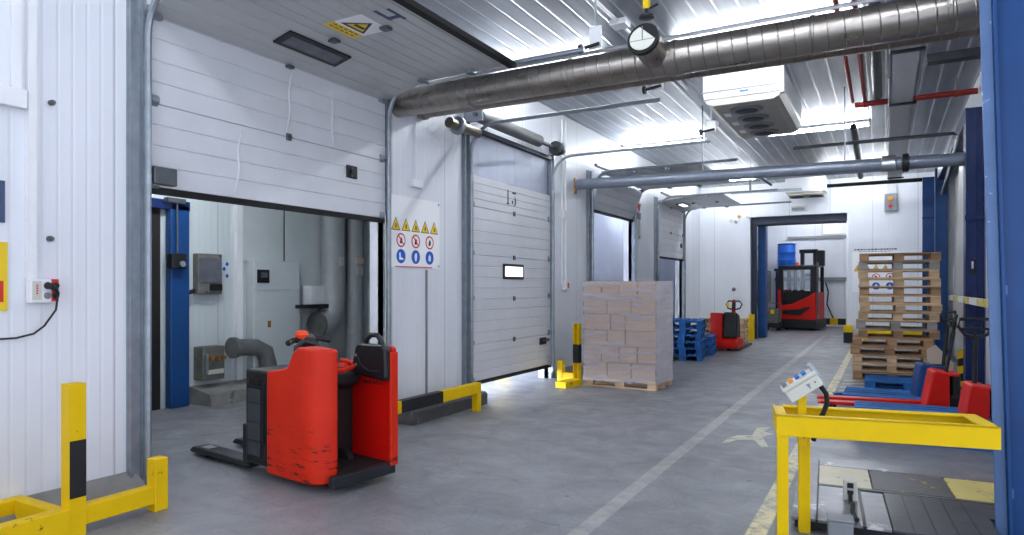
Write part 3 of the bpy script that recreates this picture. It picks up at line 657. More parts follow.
# wrapped load of cartons
LY = R(-1)
pl = pallet((-3.66, 10.48, 0), LY, 'wood', 'wooden pallet carrying the shrink wrapped cartons')
t = thing('wrapped_load', 'six layers of brown cartons shrink wrapped on a pallet near the dock doors', 'load of cartons', (-3.66, 10.48, .146), LY)
lw, ld, lh = 1.2, .84, .256; cm = {}
def carton(sx, sy):
    if (sx, sy) not in cm:
        g = .006; b = MB().box(-sx/2+g, sx/2-g, -sy/2+g, sy/2-g, .002, lh-.002)
        cm[(sx, sy)] = b.mesh('carton', 'card')
    return cm[(sx, sy)]
for L in range(6):
    cols = [(.4,)*3, (.3,)*4][L % 2] if L not in (2, 3) else ((.4, .3, .5) if L == 2 else (.45, .25, .5))
    x = -lw/2
    for cx in cols:
        for r in range(2):
            o = bpy.data.objects.new('carton', carton(cx, ld/2)); COL.objects.link(o); o.parent = t
            o.location = (x+cx/2+random.uniform(-.004, .004), -ld/4+r*ld/2+random.uniform(-.003, .003), L*lh)
            md = o.modifiers.new('bevel', 'BEVEL'); md.width = .008; md.segments = 1
        x += cx
m = MB(); g = .012; N = 14; H6 = 6*lh+.01
pts = []
for (a, b, n) in (((-lw/2-g, -ld/2-g), (lw/2+g, -ld/2-g), 12), ((lw/2+g, -ld/2-g), (lw/2+g, ld/2+g), 8), ((lw/2+g, ld/2+g), (-lw/2-g, ld/2+g), 12), ((-lw/2-g, ld/2+g), (-lw/2-g, -ld/2-g), 8)):
    for i in range(n): pts.append((a[0]+(b[0]-a[0])*i/n, a[1]+(b[1]-a[1])*i/n))
rows = []
for j in range(19):
    z = -.06+(H6+.06)*j/18; row = []
    for (px, py) in pts:
        d = .006*math.sin(9*z+px*11+py*7)+random.uniform(-.003, .003); k = 1+d/.6
        row.append(m.bm.verts.new((px*k, py*k, z)))
    rows.append(row)
for A, B in zip(rows, rows[1:]):
    for i in range(len(pts)): m.bm.faces.new((A[i], A[(i+1) % len(pts)], B[(i+1) % len(pts)], B[i]))
m.bm.faces.new(rows[-1])
m.build('stretch_film', 'film', t, True)

# ------------------------------------------------------------------ big red stand-on truck
t = thing('pallet_truck', 'large red and black stand-on pallet truck in front of the first dock door', 'pallet truck', (-3.62, 4.08, 0), R(-9))
yn, yf = -.36, .30
# near side hood: tall at the rear, sloping down to the battery
def rounded_hood():
    """plan outline with a big rounded rear corner, swept up with the height of the hood at every point"""
    plan = [(-.80, yn), (-.62, yn), (-.50, yn), (-.42, yn), (-.36, yn), (-.30, yn)] + [(-.30+.19*math.sin(R(a)), yn+.16-.16*math.cos(R(a))) for a in (18, 36, 54, 72, 90)] + [(-.11, yn+.20), (-.36, yn+.20), (-.42, yn+.20), (-.50, yn+.20), (-.62, yn+.20), (-.80, yn+.20)]
    def top(x): 
        for (x0, h0), (x1, h1) in zip([(-.80, .905), (-.62, .93), (-.50, .96), (-.42, 1.09), (-.36, 1.125)], [(-.62, .93), (-.50, .96), (-.42, 1.09), (-.36, 1.125), (0, 1.10)]):
            if x <= x1+1e-6: return h0+(h1-h0)*(x-x0)/(x1-x0)
        return 1.1
    m = MB(); n = len(plan); rows = []
    for k in (0, 1, 2): rows.append([m.bm.verts.new((x, y, (.06, .5, top(x))[k])) for x, y in plan])
    for A, B in zip(rows, rows[1:]):
        for i in range(n): m.bm.faces.new((A[i], A[(i+1) % n], B[(i+1) % n], B[i]))
    m.bm.faces.new(rows[0])
    T = rows[2]                                   # top as strips between the outer and the inner side
    o_, i_ = T[:6], T[12:][::-1]
    m.bm.faces.new(T[4:13])
    for a, c in zip(range(4), range(4)): m.bm.faces.new((T[a], T[a+1], T[n-2-a], T[n-1-a]))
    return m
rounded_hood().build('side_hood', 'red', t, True, bevel=.018, seg=3)
MB().prism([(-.80, .10), (-.52, .10), (-.52, .93), (-.60, .935), (-.80, .90)], 1, yn+.20, yf).build('motor_cover', 'red', t, bevel=.03, seg=3)
bx(-.53, -.47, yn+.19, yf-.03, .12, .88).build('bulkhead', 'plastic', t, bevel=.01)
MB().prism([(-.60, .935), (-.36, .86), (-.36, .78), (-.48, .72), (-.60, .72)], 1, yn+.20, yf-.04).build('dashboard', 'plastic', t, bevel=.02, seg=3)
MB().tube([(-.64, yf-.02, .95), (-.48, yf-.02, .94), (-.40, yf-.08, .92), (-.37, (yn+.2+yf)/2, .90), (-.40, yn+.22, .92)], .022, 8).build('red_rim', 'red', t, True)
# battery box
b = bx(-1.14, -.80, yn+.01, yf, .10, .90).build('battery_cover', 'plastic', t, bevel=.025, seg=3)
bx(-1.08, -.90, yn-.004, yn+.02, .18, .74).build('side_plate', 'plateblk', b, bevel=.006); bx(-1.06, -.90, yn-.001, yn+.03, .77, .83).build('handle_slot', 'rubber', b); bx(-.86, -.84, yn-.003, yn+.02, .3, .8).build('seam', 'steelblk', b)
for z in (.3, .46, .62): bx(-1.07, -.89, yn-.009, yn, z, z+.012).build('rib', 'steelblk', b)
# platform, rear bumper and backrest panel
bx(-.50, .0, yn+.18, yf+.02, .09, .145).build('platform', 'rubber', t, bevel=.01); bx(-.06, .012, yn+.06, yf+.03, .055, .15).build('rear_bumper', 'steelblk', t, bevel=.012)
MB().prism([(-.58, .12), (.0, .12), (.005, 1.09), (-.04, 1.11), (-.28, 1.04), (-.56, .95)], 1, yf, yf+.045).build('backrest_panel', 'redin', t, bevel=.012, seg=3)
bx(-.012, .016, yf-.03, yf+.052, .12, 1.06).build('panel_edge', 'red', t, bevel=.008)
pad = MB().prism([(-.42, .86), (-.02, .82), (.01, .85), (.0, 1.08), (-.04, 1.12), (-.34, 1.12), (-.38, 1.09), (-.44, .90)], 1, yf-.085, yf).build('backrest_pad', 'plastic', t, bevel=.025, seg=3)
MB().tube([(-.30, yf-.04, 1.10), (-.27, yf-.04, 1.16), (-.22, yf-.04, 1.195), (-.14, yf-.04, 1.195), (-.09, yf-.04, 1.15), (-.06, yf-.04, 1.09)], .022, 10).build('grab_handle', 'plastic', pad, True)
MB().tube([(-.34, yf-.09, 1.03), (-.30, yf-.092, .95), (-.20, yf-.092, .90), (-.06, yf-.09, .90)], .007, 6).build('pad_piping', 'steelblk', pad, True)
for (x, z) in ((-.36, 1.02), (-.36, .94)): MB().cyl((x, yf-.084, z), (x, yf-.095, z), .012, 10).build('screw', 'alu', pad, True)
m = MB()
for k, (wd, hh) in enumerate(((.03, .03), (.02, .022), (.012, .034), (.02, .022), (.012, .034), (.02, .022), (.008, .012))): m.box(-.36+.042*k, -.36+.042*k+wd, yf-.004, yf, .775, .775+hh)
m.build('maker_lettering', 'signk', t, label='small dark worn lettering under the pad')
# steering head
MB().tube([(-.66, -.02, .90), (-.70, -.02, 1.0), (-.74, -.02, 1.12)], .035, 10, True, [.06, .045, .04]).build('steering_column', 'plastic', t, True)
h = MB().lathe([(.04, -.06), (.065, -.04), (.065, .04), (.05, .06)], 16, 1, (-.74, -.02, 1.14)).build('steering_head', 'plastic', t, True)
MB().tube([(-.74, -.04, 1.14), (-.74, -.14, 1.15), (-.70, -.22, 1.13)], .026, 10, True, [.03, .024, .026]).build('left_grip', 'plastic', h, True)
MB().tube([(-.74, .04, 1.14), (-.74, .12, 1.15), (-.70, .20, 1.13)], .026, 10, True, [.03, .024, .026]).build('right_grip', 'plastic', h, True)
MB().lathe([(.05, -.03), (.06, 0), (.045, .03), (.02, .04)], 14, 2, (-.74, -.06, 1.19)).build('stop_button', 'orange', h, True)
MB().tube([(-.62, -.20, .95), (-.62, -.19, 1.10), (-.60, -.13, 1.15), (-.55, -.05, 1.12), (-.5, -.02, 1.0), (-.48, 0, .9)], .028, 10).build('arm_guard', 'plastic', t, True)
# forks
for (a, c) in ((-.33, -.16), (.10, .27)):
    f = MB().prism([(-2.16, .05), (-2.10, .085), (-1.12, .095), (-1.12, .04), (-2.14, .03)], 1, a, c).build('fork', 'steelblk', t, bevel=.012)
    MB().prism([(-2.02, .0851), (-1.88, .0865), (-1.88, .0905), (-2.02, .0895)], 1, a+.04, c-.04).build('fork_slot', 'alu', f)
    MB().lathe([(.036, -.05), (.04, -.04), (.04, .04), (.036, .05)], 14, 1, (-1.92, (a+c)/2, .04)).build('load_wheel', 'rubber', f, True)
bx(-1.20, -1.12, yn+.02, yf-.02, .06, .42).build('fork_carriage', 'steelblk', t, bevel=.01)
for y in (-.22, .15): MB().lathe([(.10, -.035), (.115, -.025), (.115, .025), (.10, .035)], 18, 1, (-.45, y, .115)).build('wheel', 'rubber', t, True)

# ------------------------------------------------------------------ small red pedestrian truck
t = thing('pallet_truck', 'small red powered pallet truck with raised tiller in front of the far wall', 'pallet truck', (-3.54, 17.72, 0), R(-6))
MB().prism([(-.34, .1), (.02, .1), (.06, .3), (.0, .9), (-.34, .95)], 0, -.33, -.02).build('left_cover', 'red2', t, bevel=.03, seg=3)
MB().prism([(-.36, .3), (.05, .3), (-.02, .9), (-.30, .98)], 0, -.02, .34).build('battery_pad', 'plastic', t, bevel=.06, seg=3)
MB().prism([(-.50, .06), (-.2, .04), (.1, .06), (.1, .30), (-.25, .34), (-.5, .22)], 0, -.28, .40).build('drive_cover', 'red2', t, bevel=.05, seg=3)
MB().tube([(.2, -.28, .3), (.2, -.18, .7), (.2, -.10, 1.05)], .05, 10, True, [.07, .055, .05]).build('tiller', 'red2', t, True)
h = MB().tube([(.2, -.12, 1.02), (.2, -.1, 1.16), (.2, -.1, 1.22)], .05, 10).build('tiller_head', 'plastic', t, True)
MB().tube([(.2, -.1, 1.02), (.05, -.09, 1.06), (-.0, -.08, 1.16), (.06, -.08, 1.24), (.34, -.08, 1.24), (.40, -.08, 1.16), (.35, -.09, 1.06), (.2, -.1, 1.02)], .02, 8).build('tiller_loop', 'plastic', h, True)
MB().cyl((.2, -.1, 1.22), (.2, -.1, 1.28), .035, 10).build('belly_button', 'red2', h, True); bx(.02, .08, -.12, -.06, 1.1, 1.2).build('left_switch', 'yellowc', h)
for x in (-.2, .2): bx(x-.08, x+.08, .1, 1.25, .04, .10).build('fork', 'steelblk', t, bevel=.015)
MB().lathe([(.10, -.035), (.115, -.025), (.115, .025), (.10, .035)], 18, 0, (.1, -.2, .115)).build('wheel', 'rubber', t, True)

# ------------------------------------------------------------------ hand pallet trucks at the right
def hand_truck(loc, rz, col, label, lean=0.0, flen=1.15, fz=.2, tall=1.0, tb=.24, hy=0.0):
    """local +x towards the handle, forks towards -x"""
    t = thing('hand_pallet_truck', label, 'pallet truck', loc, rz, 'hand pallet trucks at the right')
    MB().prism([(-.16, fz-.1), (.10, fz-.1), (.10, .60*tall), (-.04, .62*tall), (-.07, .60*tall)], 1, -.2, .2).build('body', col, t, bevel=.02)
    bx(-.05, .20, -.17, .17, .56*tall, .59*tall).build('top_plate', col, t, bevel=.01)
    for s in (-1, 1):
        f = MB().prism([(-flen, fz-.025), (-flen+.05, fz-.005), (-.12, fz), (-.12, fz-.05), (-flen, fz-.04)], 1, s*.19-.08, s*.19+.08).build('fork', col, t, bevel=.01)
        MB().tube([(-flen+.2, s*.19, fz-.05), (-flen+.15, s*.19, .045)], .02, 6).build('roller_arm', 'steelblk', f); MB().lathe([(.036, -.04), (.04, -.03), (.04, .03), (.036, .04)], 12, 1, (-flen+.15, s*.19, .04)).build('fork_roller', 'rubber', f, True)
    MB().cyl((.18, 0, .16), (.18, 0, .56), .06, 14).build('pump', 'steelblk', t, True); bx(.06, .3, -.11, .11, .18, .32).build('pump_block', 'plastic', t, bevel=.02)
    for s in (-1, 1): MB().lathe([(.085, -.03), (.1, -.02), (.1, .02), (.085, .03)], 18, 1, (.18, s*.09, .1)).build('steer_wheel', 'rubber', t, True)
    b0, b1 = Vector((tb, 0, .5)), Vector((tb+.75*math.sin(lean), 0, .5+.58*math.cos(lean)))
    sv = Vector((math.sin(hy), math.cos(hy), 0))
    MB().tube([b0, b1], .022, 10).build('tiller', 'plastic', t, True)
    d = (b1-b0).normalized(); e = b1
    MB().tube([e, e-sv*.10+d*.03, e-sv*.17+d*.12, e-sv*.15+d*.19, e+sv*.15+d*.19, e+sv*.17+d*.12, e+sv*.10+d*.03, e], .017, 8).build('handle_loop', 'plastic', t, True); MB().cyl(e-sv*.15+d*.09, e+sv*.15+d*.09, .013, 8).build('cross_grip', 'plastic', t, True)
    MB().tube([e+d*.02, e+d*.12+Vector((-.05, .0, 0))], .012, 6).build('release_lever', 'plastic', t, True)
    return t
hand_truck((.80, 8.31, 0), R(4), 'red2', 'red hand pallet truck with forks under the front blue pallets, nearest the blue post', R(1), 1.2, .12, tb=.0, hy=R(75))
hand_truck((.54, 9.45, 0), R(6), 'red2', 'red hand pallet truck with bare red forks behind the front blue pallets', R(7), 1.3, .205, 1.0, tb=.08, hy=R(10))
hand_truck((.46, 10.62, 0), R(8), 'blue', 'blue hand pallet truck standing behind the two red ones', R(4), 1.1, .1, .93, tb=.22, hy=R(40))

# ------------------------------------------------------------------ yellow guards
def lguard(loc, rz, L, label, tall=.98, bands=True):
    """tall banded post, low beam and short end post; beam runs +x"""
    t = thing('corner_guard', label, 'guard', loc, rz, 'yellow corner guards')
    m = MB(); m.box(-.05, .05, -.05, -.036, 0, tall); m.box(-.05, -.038, -.036, .05, 0, tall); m.box(.038, .05, -.036, .05, 0, tall); m.box(-.038, .038, -.036, .05, tall-.012, tall)
    m.build('post', 'yellow', t)
    if bands: bx(-.0505, .0505, -.0515, -.0501, .25, tall*.63).build('black_band', 'black', t)
    else: bx(-.0515, .0515, -.0515, .0515, .36, tall*.66).build('black_band', 'black', t)
    bx(.05, L, -.045, .045, .06, .185).build('beam', 'yellow', t, bevel=.006); bx(L, L+.1, -.05, .05, 0, .375).build('end_post', 'yellow', t, bevel=.006)
    return t
lguard((-4.57, 2.40, 0), R(90), .52, 'yellow corner guard with black banded post at the front left wall')
t = thing('floor_frame', 'low yellow rectangular steel frame on the floor at the front left', 'frame', (-4.57, 2.34, 0))
for nm, a in (('front_bar', (-.05, .05, -1.2, .02, .02, .19)), ('back_bar', (-.56, -.48, -1.2, .02, .02, .19)), ('end_bar', (-.48, -.05, -.06, .02, .02, .19)), ('far_end_bar', (-.48, -.05, -1.2, -1.12, .02, .19))): bx(*a).build(nm, 'yellow', t, bevel=.008)
for a in (-.5, 0):
    for b in (-1.15, -.05): bx(a-.04, a+.04, b-.04, b+.04, 0, .02).build('foot', 'steelblk', t)
lguard((-4.41, 10.12, 0), R(172), .26, 'yellow corner guard with black banded post left of the wrapped cartons', 1.0, False)
bx(-.1, .1, 0, .5, .0, .1).build('side_bar', 'yellow', bpy.data.objects['corner_guard.001'], bevel=.006)
t = thing('kerb_guard', 'low yellow and black guard beam along the kerb between the first two docks', 'guard', (-4.6, 7.34, 0))
for (a, b, m) in ((-2.5, -1.6, 'yellow'), (-1.6, -.82, 'black'), (-.82, .03, 'yellow')): bx(-.045, .045, a, b, .235, .37).build('beam_yellow' if m == 'yellow' else 'beam_black', m, t, bevel=.006)
bx(-.045, .045, -.06, .03, 0, .235).build('end_leg', 'yellow', t, bevel=.006); bx(-.045, .045, -2.5, -2.4, 0, .235).build('far_leg', 'yellow', t, bevel=.006)
t = thing('post_guard', 'yellow guard with short post left of the far opening', 'guard', (-3.5, 21.1, 0))
bx(-.07, .07, -.09, .09, 0, .78).build('post', 'yellowc', t, bevel=.01); bx(-.65, -.09, -.06, .06, .2, .42).build('beam', 'yellowc', t, bevel=.01); bx(-.3, -.15, -.12, .12, 0, .2).build('foot', 'yellowc', t, bevel=.01)
t = thing('post_guard', 'small yellow and black block guarding the right jamb of the far opening', 'guard', (-.92, 21.48, 0))
bx(-.12, .12, -.1, .1, 0, .3).build('black_base', 'black', t, bevel=.01); bx(-.12, .12, -.1, .1, .3, .5).build('yellow_top', 'yellowc', t, bevel=.01)
t = thing('floor_barrier', 'yellow floor barrier along the far wall behind the tall pallet stack', 'barrier', (.2, 21.45, 0)); bx(-.75, .75, -.08, .08, .28, .5).build('beam', 'yellowc', t, bevel=.01)
for x in (-.7, .7): bx(x-.05, x+.05, -.08, .08, 0, .28).build('leg', 'yellowc', t)
tag(bx(-.14, .14, -.03, .03, -.12, .24).build('dock_stop', 'yellowc', loc=(-5.9, 10.3, .13), bevel=.01), 'yellow post seen under the nearly closed dock door', 'post')
tag(bx(-.1, .1, -.3, .3, 0, .3).build('blue_crate', 'bluedk', loc=(-6.1, 9.7, .0), bevel=.01), 'blue block seen under the nearly closed dock door', 'block')

# ------------------------------------------------------------------ weighing platform, yellow frame, control box
FR = math.atan2(.22, 1.147)
t = thing('steel_stand', 'yellow welded steel safety frame standing beside the steel floor platform', 'frame', (-.58, 4.37, 0), FR)
FL = 1.168
m = MB(); m.box(0, FL, 0, .012, .69, .817); m.box(0, FL, 0, .06, .805, .817); m.build('front_beam', 'yellowc', t, bevel=.003)
m = MB(); m.box(.06, FL, .40, .412, .70, .817); m.box(.06, FL, .35, .41, .805, .817); m.build('back_beam', 'yellowc', t, bevel=.003)
m = MB(); m.box(0, .012, .012, .41, .69, .817); m.box(.012, .06, .06, .35, .805, .817); m.build('left_end', 'yellowc', t, bevel=.003)
m = MB(); m.box(FL-.012, FL, .012, .41, .69, .817); m.box(FL-.09, FL-.012, .06, .35, .805, .817); m.build('right_end', 'yellowc', t, bevel=.003)
bx(.005, .07, .012, .07, 0, .69).build('leg', 'yellowc', t, bevel=.004); bx(.155, .225, .33, .40, 0, .70).build('leg', 'yellowc', t, bevel=.004)
bx(.135, .185, .16, .21, .60, .95).build('box_post', 'yellowc', t, bevel=.004); bx(.012, .19, .15, .22, .66, .70).build('post_bracket', 'yellowc', t)
t = thing('control_box', 'grey tilted push button box on top of the yellow frame', 'control box', (-.435, 4.545, .94), FR)
A = R(-35)
def tilt(m): m.M = Matrix.Rotation(A, 4, 'Y') @ Matrix.Translation((0, 0, 0)); return m
m = tilt(MB()); m.box(-.10, .12, -.09, .09, -.0, .075); b = m.build('housing', 'offwhite', t, bevel=.008, seg=3)
m = tilt(MB()); m.box(-.105, .125, -.095, .095, .075, .10); m.build('lid', 'offwhite', t, bevel=.008, seg=3)
for k, c in enumerate(('grey', 'btnorg', 'btnblue', 'btnblue')):
    for y in (-.035, .03):
        m = tilt(MB()); m.cyl((-.075+.045*k, y, .10), (-.075+.045*k, y, .118), .014, 12); m.build('button', c if not (k == 1 and y < 0) else 'btnorg', t, True)
m = tilt(MB()); m.box(.105, .135, -.06, .06, .03, .135); m.build('end_bracket', 'galv', t, bevel=.005)
m = tilt(MB()); m.prism([(.03, .055), (.055, .05), (.04, .015)], 1, -.0925, -.09); m.build('warning_mark', 'grey', t)
m = tilt(MB()); m.cyl((.085, -.092, .04), (.085, -.09, .04), .005, 8); m.build('screw', 'steelblk', t)
MB().tube([(.085, .0, .05), (.12, .0, -.0), (.125, -.0, -.06), (.10, .0, -.13), (.06, .0, -.19), (.05, .02, -.3)], .015, 8).build('cable', 'rubber', t, True)

t = thing('weighing_platform', 'worn steel floor platform with yellow bands under the yellow frame', 'platform', (-.52, 4.74, 0), R(4))
MB().prism([(.0, .06), (1.15, .06), (1.15, .77), (1.5, .77), (1.5, 1.7), (0, 1.7)], 2, .012, .075).build('base_frame', 'steelblk', t); bx(-.02, .13, 0, 1.74, .075, .095).build('edge_plate', 'plate', t, bevel=.004)
bx(.14, .40, 0, .84, .075, .093).build('left_plate', 'plate', t, bevel=.003); bx(.42, .56, 0, .80, .075, .0925).build('switch_plate', 'plate', t, bevel=.003); MB().prism([(.57, 0), (1.155, 0), (1.155, .51), (1.215, .51), (1.225, .76), (1.55, .76), (1.55, .855), (.57, .855)], 2, .075, .09).build('chequer_deck', 'plateblk', t, bevel=.003)
bx(.40, .42, 0, .84, .075, .089).build('deck_seam', 'steelblk', t)
for k in range(4): bx(.68+.12*k, .688+.12*k, .0, .84, .0895, .093).build('deck_rib', 'steelblk', t)
bx(.14, 1.55, .86, .90, .0755, .0925).build('cross_strip', 'bandk', t, bevel=.003); bx(.14, .50, .91, 1.48, .075, .093).build('cream_band', 'bandw', t, bevel=.003)
bx(.51, 1.02, .91, 1.48, .075, .093).build('black_band', 'bandk', t, bevel=.003); bx(1.03, 1.55, .91, 1.48, .075, .093).build('yellow_band', 'bandy', t, bevel=.003); bx(.14, 1.55, 1.49, 1.74, .075, .093).build('rear_plate', 'plate', t, bevel=.003)
t = thing('pedal_switch', 'grey upright switch with black hose standing on the steel platform', 'switch', (-.215, 5.3, .094), R(5))
bx(-.045, .045, -.03, .03, 0, .15).build('housing', 'offwhite', t, bevel=.008); bx(-.02, .02, -.04, -.03, .05, .13).build('rocker', 'plastic', t, bevel=.004); bx(-.02, .02, -.045, -.04, .08, .095).build('light_strip', 'alu', t)
MB().tube([(0, -.03, .05), (.0, -.07, .0), (.01, -.14, .015), (.0, -.3, .015), (.01, -.5, .02), (.01, -.62, .06)], .014, 8).build('hose', 'rubber', t, True)
t = thing('junction_box', 'small grey junction box on the floor in front of the platform', 'electrical box', (-.24, 4.58, 0), R(6))
bx(-.07, .07, -.06, .06, .0, .17).build('body', 'grey', t, bevel=.01); bx(-.075, .075, -.065, .065, .17, .188).build('lid', 'grey', t, bevel=.006)

# ------------------------------------------------------------------ blue steelwork on the right
t = thing('blue_gate', 'tall scuffed blue steel gate column at the right edge of the hall', 'column', (.665, 5.25, 0)); t.rotation_euler.y = R(-1.45)
m = MB(); m.box(-.045, .02, 0, .02, 0, 4.55); m.box(.02, .035, -.0, .3, 0, 4.55); m.build('flange', 'bluepost', t, bevel=.004)
bx(.035, 1.6, .06, .30, 0, 4.55).build('panel', 'blue', t, bevel=.01); bx(.021, .042, -.03, .06, .0, 4.55).build('corner_strip', 'blue', t, bevel=.006)
for z in (.25, 1.55): bx(.043, .06, .03, .06, z, z+.06).build('clip', 'bluepost', t)
t = thing('blue_column', 'dark blue door frame column with small switch at the right wall', 'column', (1.11, 11.45, 0))
m = MB(); m.box(-.11, .11, 0, .03, 0, 4.14); m.box(-.11, -.085, -.03, .3, 0, 4.14); m.box(.0, .025, -.015, 0, 0, 4.14); m.box(.085, .11, -.03, .3, 0, 4.14); m.build('post', 'bluedk', t, bevel=.004)
bx(-.12, .11, -.035, .0, 2.55, 2.62).build('cross_plate', 'bluedk', t); s = bx(-.05, -.0, -.05, .0, 1.78, 1.98).build('switch_box', 'plastic', t, bevel=.008); bx(-.045, -.02, -.056, -.05, 1.86, 1.96).build('switch_plate', 'alu', s)
t = thing('blue_column', 'blue door frame column behind the tall pallet stack, right one', 'column', (1.08, 17.7, 0)); bx(-.1, .14, 0, .2, 0, 4.25).build('post', 'blue', t, bevel=.006); bx(-.1, -.08, -.04, 0, 0, 4.25).build('edge_flange', 'blue', t)
t = thing('blue_column', 'blue ribbed door frame column behind the tall pallet stack, left one', 'column', (.90, 18.6, 0)); bx(-.12, .12, 0, .2, 0, 4.2).build('post', 'blue', t, bevel=.006)
for z in (.8, 1.6, 2.4, 3.2): bx(-.13, .13, -.02, .0, z, z+.05).build('batten', 'bluedk', t)
t = thing('blue_head_beam', 'blue head beam over the right wall door', 'beam', (1.14, 11.8, 4.0)); bx(-.12, .08, 0, 5.9, 0, .22).build('beam', 'bluedk', t, bevel=.006)
t = sempty('door_7', (RX+.12, 14.6, 0)); bx(.0, .08, -.3, 3.1, .05, 4.0).build('leaf', 'offwhite', t, bevel=.01); bx(-.12, .0, -1.0, .6, .05, 4.0).build('metal_jamb', 'alujamb', t, bevel=.01); bx(-.13, -.12, 1.5, 1.6, 1.0, 2.0).build('pull_handle', 'white', t, bevel=.004)
bx(-.03, .0, 1.5, 1.6, .9, 1.5).build('push_plate', 'white', t); bx(-.0, .06, -3.0, -1.0, .05, 4.0).build('dark_recess', 'bluedk', t)
t = thing('barrier_rail', 'yellow and white banded rail along the right wall above the hand trucks', 'rail', (.97, 8.75, 1.38))
for k in range(6): bx(-.03, .03, .78*k, .78*(k+1), 0, .085).build('band', 'bandy' if k % 2 == 0 else 'sign', t, bevel=.004)
for y in (.1, 4.4): bx(.03, .25, y, y+.06, .01, .07).build('bracket', 'yellowc', t)
t = thing('carton_sheet', 'flattened carton sheet leaning by the right wall behind the hand trucks', 'cardboard', (.76, 12.78, .32), R(12)); t.rotation_euler.x = R(-18)
MB().prism([(-.16, -.10), (.12, -.30), (.22, .06), (-.02, .36), (-.15, .28)], 1, 0, .012).build('sheet', 'cardw', t); bx(-.15, .1, -.004, .0, .02, .03).build('fold', 'card', t)
t = thing('post_guard', 'yellow and black striped floor post beside the leaning carton sheet', 'guard', (1.08, 12.6, 0))
for k in range(5): MB().prism([(-.08, .12*k), (.08, .12*k+.05), (.08, .12*k+.17), (-.08, .12*k+.12)], 1, -.08, .08).build('band', 'yellowc' if k % 2 == 0 else 'black', t)
bx(-.1, .1, -.1, .1, 0, .05).build('foot', 'steelblk', t)

# ------------------------------------------------------------------ overhead services
t = thing('ventilation_duct', 'big round spiral duct crossing the hall, nearest one with open branch', 'duct', (WX, 6.40, 3.81))
MB().cyl((0.0, 0, 0), (6.6, 0, -.01), .16, 32).build('duct', 'duct', t, True)
for x in (1.05, 2.3, 3.4, 4.6, 5.6): MB().lathe([(.161, -.02), (.168, -.015), (.168, .015), (.161, .02)], 32, 0, (x, 0, -.004)).build('joint_band', 'duct', t, True)
b = MB().cyl((3.22, -.10, .02), (3.20, -.42, .08), .135, 28).build('branch', 'duct', t, True)
MB().tube([(3.2025, -.38, .0725), (3.20, -.425, .081)], .15, 28).build('branch_rim', 'rubber', b, True); MB().tube([(3.20, -.426, .081), (3.20, -.43, .082)], .122, 28).build('branch_cap', 'offwhite', b, True)
m = MB(); m.box(3.196, 3.204, -.436, -.43, -.03, .19); m.box(3.08, 3.32, -.436, -.43, .06, .066); m.build('grille_bar', 'galvdk', b)
t = thing('ventilation_duct', 'second round spiral duct running just behind the big one', 'duct', (WX, 6.86, 3.885))
MB().tube([(.0, 0, 0), (.3, 0, 0), (6.6, 0, -.01)], .15, 28).build('duct', 'duct2', t, True)
MB().lathe([(.152, -.03), (.17, -.02), (.17, .02), (.152, .03)], 28, 0, (.05, 0, 0)).build('end_collar', 'dkpipe', t, True); MB().lathe([(.152, -.015), (.16, -.01), (.16, .01), (.152, .015)], 28, 0, (3.4, 0, 0)).build('joint_band', 'duct2', t, True)
t = thing('branch_pipe', 'brown lagged pipe with flange running along the wall above the second dock door', 'pipe', (-4.9, 7.24, 3.72))
MB().tube([(0.0, -.1, 0), (.0, .05, 0), (.0, .6, .0)], .07, 14).build('pipe', 'duct2', t, True); MB().lathe([(.10, .0), (.12, .02), (.12, .06), (.1, .08)], 18, 1, (0, .06, 0)).build('flange', 'galv', t, True)
tag(MB().cyl((0, 0, 0), (6.4, 0, .02), .022, 8).build('ceiling_conduit', 'alu', None, True, loc=(WX, 6.86, 4.17)), 'thin metal conduit running just above the round ducts', 'conduit')
# grey main pipe with wall flange
t = thing('drain_pipe', 'long grey painted pipe crossing the hall below the ceiling', 'pipe', (WX, 11.7, 3.54))
MB().cyl((.04, 0, 0), (6.35, 0, -.08), .098, 20).build('pipe', 'greypipe', t, True); bx(0, .03, -.045, .045, -.17, .13).build('wall_bracket', 'brass', t, bevel=.01)
MB().lathe([(.10, -.1), (.125, -.09), (.125, .09), (.1, .1)], 20, 0, (5.2, 0, -.066)).build('sleeve', 'alu', t, True); MB().lathe([(.10, -.05), (.14, -.04), (.14, .04), (.1, .05)], 20, 0, (5.42, 0, -.07)).build('coupling', 'steelblk', t, True)
for x in (2.4, 4.6): bx(x-.01, x+.01, -.01, .01, .05, CZ-3.56).build('hanger_rod', 'galvdk', t)
tag(MB().tube([(0, 0, 0), (2.35, .0, 0), (2.42, .0, -.05), (2.2, .0, -.95)], .03, 8).build('conduit', 'galvdk', None, True, loc=(-1.4, 12.6, 4.02)), 'dark thin conduit bending down by the right blue columns', 'conduit')
tag(MB().tube([(0, 0, 0), (3.3, .0, 0)], .03, 8).build('conduit', 'galv', None, True, loc=(-2.4, 16.5, 4.12)), 'pale thin conduit further back under the far ceiling', 'conduit')
tag(MB().tube([(0, 0, 0), (3.0, 0, 0)], .05, 8).build('conduit', 'steelblk', None, True, loc=(-1.3, 19.0, 4.2)), 'black pipe near the far wall ceiling', 'pipe')
